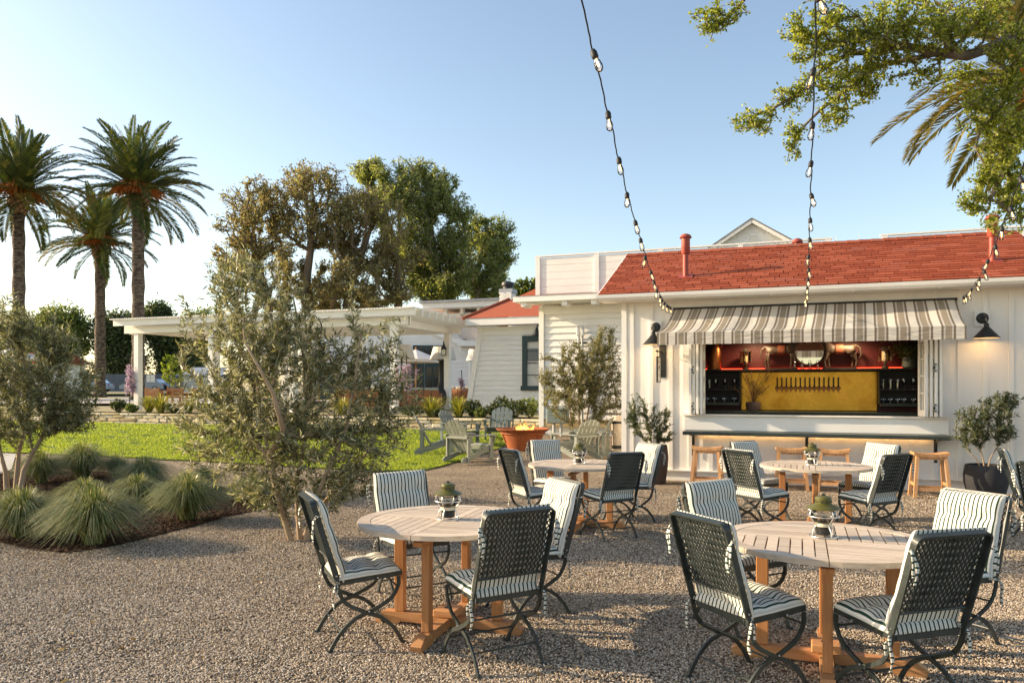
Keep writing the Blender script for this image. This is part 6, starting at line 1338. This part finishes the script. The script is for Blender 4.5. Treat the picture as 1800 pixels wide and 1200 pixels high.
def palm(px,pc,Y,Lf,rt,lab,seed,nf=76,bz=None,mats=(FRD,FRD2)):
    g=np.random.default_rng(seed); c=at(px,pc,Y); bz=tz(Y) if bz is None else bz; t=empty('palm_tree',(c.x,Y,bz)); tag(t,lab,'palm','date palms'); h=c.z-bz
    pr=[(rt*1.25,-.1),(rt*1.1,.4)]+[(rt*(1.0+.06*math.sin(k*1.9)+.04*math.sin(k*5.1))*(1-.10*k/24),.4+(h-1.6)*k/24) for k in range(1,25)]; MB().lathe(pr,20).build('trunk',PBK,t,True)
    m=MB()
    for k in range(70):
        u=k/70; a=k*2.399; r_=rt*(.95+.75*math.sin(math.pi*(.15+.7*u))); z=h-1.25+1.25*u; m.beam((r_*.55*math.cos(a),r_*.55*math.sin(a),z-.05),(r_*math.cos(a),r_*math.sin(a),z+.16),.15,.09)
    m.lathe([(rt*.8,h-1.3),(rt*1.3,h-.8),(rt*1.2,h-.2),(rt*.6,h)],14).build('leaf_bases',PBR,t)
    kinds=[]
    for (e0,e1,s) in ((84,62,.95),(70,32,1.),(54,6,1.04),(36,-22,1.05),(14,-46,1.),(-10,-66,.9),(-35,-84,.72)):
        kinds.append([np_mesh('frond',*frond(e0+g.normal()*4,e1+g.normal()*8,Lf*s,g,None),mats[0]) for _ in range(2)])
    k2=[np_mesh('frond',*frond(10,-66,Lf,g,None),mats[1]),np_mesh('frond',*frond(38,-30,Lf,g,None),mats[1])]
    lay=[.10,.18,.20,.19,.16,.11,.06]
    for li,fr_ in enumerate(lay):
        n=int(nf*fr_)
        for k in range(n):
            a=2*math.pi*(k+g.random()*.7)/n+li; me=kinds[li][k%2]
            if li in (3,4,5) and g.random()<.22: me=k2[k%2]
            o=link('frond',me,t); o.location=(.12*math.cos(a),.12*math.sin(a),h+.25-li*.12); o.rotation_euler=(g.normal()*.22,0,a); s=1+g.normal()*.06; o.scale=(s,s,s)
    for k in range(8):
        a=g.random()*6.28 if k>4 else -1.57+(k-2)*.55; fs=MB()
        for j in range(26):
            b=a+g.normal()*.35; l_=.7+.5*g.random(); P=catmull([(0.2*math.cos(a),.2*math.sin(a),h+.1),(.6*math.cos(b),.6*math.sin(b),h+.35+g.normal()*.12),(l_*1.05*math.cos(b),l_*1.05*math.sin(b),h+.05-g.random()*.4)],3); fs.tube([(x*1.25,y*1.25,z-.15) for x,y,z in P],.032,3,False)
        fs.build('fruit_spray',ORG,t)
    return t
palm(33,338,43,3.75,.34,'tall date palm at the left edge with an orange fruit cluster',1); palm(243,334,44,3.9,.36,'tallest date palm, its crown standing clear above the pergola',2); palm(176,424,53,4.0,.36,'shorter date palm between and behind the two tall ones',3)
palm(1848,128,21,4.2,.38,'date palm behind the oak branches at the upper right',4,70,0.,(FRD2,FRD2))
# ---------------------------------------------------------------- background trees
def bg(name,lab,px,Y,lobs,seed,leaf,bark,stems,per,L,Wd,**k):
    def q(a,b,dy=0.): v=at(a,b,Y+dy); return (v.x,v.y,v.z)
    z=tz(Y); b0=at(px,682,Y); st=[]
    for s in stems: st.append([(at(s[0][0],682,Y).x,Y,z)]+[q(*p) for p in s])
    LB=[(*q(a,b,dy),ra/F*Y,ra/F*Y*.8,rb/F*Y,n) for a,b,ra,rb,n,dy in lobs]
    return tree(name,lab,'tree',(b0.x,Y,z),st,LB,seed,leaf,bark,k.pop('step',.8),per,k.pop('back',1.6),L,Wd,k.pop('spread',1.),k.pop('up',0),k.pop('down',0),r0=.024,expo=2.3,rmax=k.pop('rmax',.5),seg=5,bias=.3,grp='trees behind the buildings',**k)
BRN=leafmat('russet_leaf',[(0,(.16,.135,.065)),(.35,(.26,.225,.11)),(.62,(.35,.31,.15)),(.85,(.28,.31,.11)),(1,(.48,.46,.22))],.45,.6,.2,(1.3,1.15,.7)); PEP=leafmat('pepper_leaf',[(0,(.13,.175,.07)),(.5,(.235,.29,.11)),(.85,(.34,.38,.15)),(1,(.48,.49,.22))],.5,.5,.3); GRN=leafmat('broad_leaf',[(0,(.07,.11,.03)),(.5,(.13,.18,.05)),(.85,(.22,.26,.08)),(1,(.34,.36,.13))],.42,.5,.3)
def domes(ells,seed,k=.30):
    """small domes packed over big crown ellipses"""
    r=random.Random(seed); out=[]
    for cx,cy,rx,ry,n,per in ells:
        for _ in range(n):
            a=r.uniform(0,6.283); q=math.sqrt(r.uniform(.05,1)); d=r.uniform(-1,1)*rx/F*58*.6; m=min(rx,ry); out.append((cx+rx*q*.78*math.cos(a),cy+ry*q*.80*math.sin(a),m*k*r.uniform(.8,1.35),m*k*r.uniform(.65,1.0),per,d))
    return out
BARKM=pm('mid_brown_bark',(.13,.095,.065),(.22,.165,.115),3,.9,.4,12,stretch=(1,1,.3))
bg('russet_tree','large russet brown tree with bare twigs standing behind the big olive',520,58,domes([(450,385,78,80,24,44),(545,365,85,82,26,44),(640,405,85,95,28,44),(560,480,160,60,34,44),(425,450,55,60,13,40),(700,460,50,80,16,44),(590,525,170,30,34,36)],5,.31),51,BRN,BARKM,[[(480,600),(470,530),(450,460),(435,400)],[(540,600),(535,520),(545,440),(550,370)],[(600,600),(612,520),(635,450),(655,390)],[(690,600),(700,530),(700,460)]],9,.22,.11,step=.6,back=1.3,jit=.12,shell=.3,rmax=.35)
bg('pepper_tree','tall green pepper tree with hanging foliage behind the pergola',760,64,domes([(650,320,48,50,14,44),(735,322,72,50,24,46),(775,400,58,80,30,48),(700,370,70,60,20,44),(780,480,65,55,26,46),(740,450,50,60,16,40)],6,.38),52,PEP,BARKM,[[(770,560),(765,480),(755,400),(735,340)],[(785,560),(790,470),(800,420)],[(700,560),(700,450),(670,360),(650,330)]],12,.30,.09,step=.6,back=1.6,down=.85,droop=.14,jit=.12,shell=.3,rmax=.35)
bg('broad_tree','round light green tree right of the pepper tree, above the red hip roof',860,66,domes([(858,410,50,64,24,44),(845,470,62,50,24,44),(880,480,34,45,12,40),(850,510,60,25,14,40)],7,.36),53,PEP,BARKM,[[(825,560),(835,500),(850,430),(855,390)],[(830,560),(860,480),(880,430)]],11,.25,.105,step=.6,back=1.3,jit=.12,shell=.3,rmax=.3)
bg('broad_tree','small dark tree showing between the chimney and the parapet',925,70,[(925,505,22,18,60,0),(945,520,25,22,60,0),(905,515,14,14,30,0)],54,GRN,BARKD,[[(925,560),(925,520)]],24,.34,.2)
for i,(px,Y,lobs,leaf,lab) in enumerate(((115,112,[(110,565,38,26,120,0),(85,560,22,20,60,0),(140,590,30,30,80,0)],GRN,'leafy tree far behind the left palms, nearest the left edge'),(205,112,[(195,590,30,45,150,0),(225,580,30,40,150,0),(215,640,45,30,130,0)],SHRUB,'dense dark tree behind the pergola post and the palm trunk'),(285,114,[(275,570,28,40,140,0),(300,600,35,45,170,0),(275,545,16,14,40,0),(320,640,40,30,110,0)],SHRUB,'dense dark tree right of the pergola post'),(345,118,[(345,590,30,45,130,0),(360,560,18,20,40,0)],GRN,'dark tree mostly hidden by the left side of the big olive'),(60,118,[(60,590,40,40,130,0),(20,600,40,40,120,0)],GRN,'tree behind the crown of the olive at the left edge'))):
    bg('broad_tree',lab,px,Y,lobs,60+i,leaf,BARKD,[[(px,660),(px,610)]],40,.5,.26,step=1.2,back=2.6,jit=.5)
# ---------------------------------------------------------------- the oak reaching in from the right
OAK=leafmat('oak_leaf',[(0,(.10,.14,.025)),(.35,(.21,.26,.042)),(.65,(.33,.38,.075)),(.9,(.45,.47,.12)),(1,(.56,.55,.19))],.5,.45,.4,(1.35,1.3,.5))
OY=9.4
def K(px,py,dy=0.): v=at(px,py,OY+dy); return (v.x,v.y,v.z)
kb=(8.75,OY,0.)
stems=[[kb,(8.7,OY,1.2),K(2100,200),K(2000,60),K(1900,25),K(1850,35),K(1800,58),K(1745,82),K(1700,98),K(1650,93),K(1615,86),K(1580,80,.1),K(1550,76,.1)],
 (8,[K(1672,82,-.1),K(1660,55,-.15),K(1655,25,-.2),K(1650,-20,-.2)]),(11,[K(1530,92,.2),K(1490,95,.2),K(1450,118,.1),K(1420,150),K(1395,170),K(1360,190),K(1330,202),K(1300,210)]),(11,[K(1530,60,-.2),K(1510,30,-.3),K(1480,10,-.3),K(1440,0,-.3)]),
 (9,[K(1600,105,.2),K(1560,110,.3),K(1520,130,.3),K(1480,165,.3),K(1440,195,.3),K(1405,230,.2),K(1388,262,.2)]),(6,[K(1780,150,.2),K(1750,200,.2),K(1722,225,.2),K(1715,260,.2),K(1735,300,.2)]),(4,[K(1850,200,.3),K(1800,240,.3),K(1770,290,.3),K(1740,350,.3)]),
 (3,[K(1850,-60,-.6),K(1650,-110,-.8),K(1450,-90,-.8),K(1340,-40,-.7),K(1300,10,-.7)])]
def KL(px,py,rx,ry,n,dy=0.): v=at(px,py,OY+dy); return (v.x,v.y,v.z,rx/F*OY,rx/F*OY*.8,ry/F*OY,n)
lob=[KL(1265,28,47,34,46,-.7),KL(1240,50,18,31,17,-.7),KL(1405,55,39,57,71),KL(1450,75,59,57,104),KL(1515,60,73,59,130,-.1),KL(1590,55,80,59,143,-.1),KL(1660,45,73,57,118,-.2),KL(1730,30,80,49,118,-.2),KL(1440,150,42,34,57),KL(1490,140,50,42,71,.2),KL(1390,168,31,25,38),KL(1325,212,45,25,51),KL(1540,115,52,40,71,.2),KL(1465,200,34,36,41,.2),KL(1392,245,18,46,33,.2),KL(1740,205,56,59,123,.2),KL(1765,265,59,71,143,.2),KL(1720,180,31,31,51),KL(1700,360,23,28,33,.3),KL(1765,360,59,57,118,.4),KL(1780,140,39,42,64),KL(1620,130,39,25,33,.2),KL(1510,165,39,28,33,.3),KL(1690,130,40,28,43,.3),KL(1560,30,60,30,57,-.3),KL(1780,80,50,40,64,-.3),KL(1790,320,40,50,64,.3),KL(1725,320,26,30,28,.3),KL(1460,30,40,26,36,-.3),KL(1790,215,30,50,50,-.2)]
tree('oak_tree','spreading oak reaching in at the upper right, bright green leaves on crooked limbs','tree',kb,stems,lob,71,OAK,BARKG,.08,16,.17,.044,.028,1.15,.1,r0=.0046,expo=2.35,rmax=.20,seg=7,bias=.25,wob=.22,jit=.022,shell=.05,fold=.15,wide=.55)
# shrub twigs in the bar: vase with branches, potted shrub on the shelf
t=put('twig_vase','terracotta vase of bare twigs on the bar counter in front of the brass','vase',1.47,1.75,1.187)
MB().lathe([(.09,0),(.13,.04),(.14,.12),(.13,.18),(.12,.18),(.12,.15)],20,cap=False).build('vase',pm('dusty_clay',(.17,.10,.08),(.23,.15,.12),6,.8),t,auto=40)
tw=MB(); g3=random.Random(4)
for k in range(15):
    a=g3.uniform(0,6.28); l_=g3.uniform(.35,.75); sp=g3.uniform(.1,.5); p=[(0,0,.1),(sp*.3*math.cos(a),sp*.3*math.sin(a),.1+l_*.5),(sp*math.cos(a),sp*math.sin(a)*.5,.1+l_)]; tw.tube(catmull(p,4),.006,4)
    for j in range(4): f=g3.uniform(.4,1); b=(p[2][0]*f*.8,p[2][1]*f*.8,.1+l_*f*.85); tw.tube([b,(b[0]+g3.uniform(-.1,.1),b[1],b[2]+g3.uniform(.05,.14))],.004,4)
tw.build('twigs',pm('twig',(.13,.06,.035),(.2,.1,.06),8,.8),t)
p_=BAR.p(4.2,-2.0,2.003); MB().lathe([(.11,0),(.13,.02),(.12,.2),(.11,.2)],16).build('pot',pm('verdigris_pot',(.08,.10,.09),(.12,.14,.13),5,.7),(pt:=tag(empty('shelf_plant',p_,ROTW),'dark leafy plant in a grey pot at the right end of the bar shelf','plant')),auto=40)
g4=np.random.default_rng(9); P=np.c_[g4.normal(size=900)*.16,g4.normal(size=900)*.1,.32+g4.normal(size=900)*.07]; V,Q=leafcards(P,g4.normal(size=(900,3)),np.full(900,.05),np.full(900,.025),g4); link('foliage',np_mesh('foliage',V,Q,SHRUB),pt)
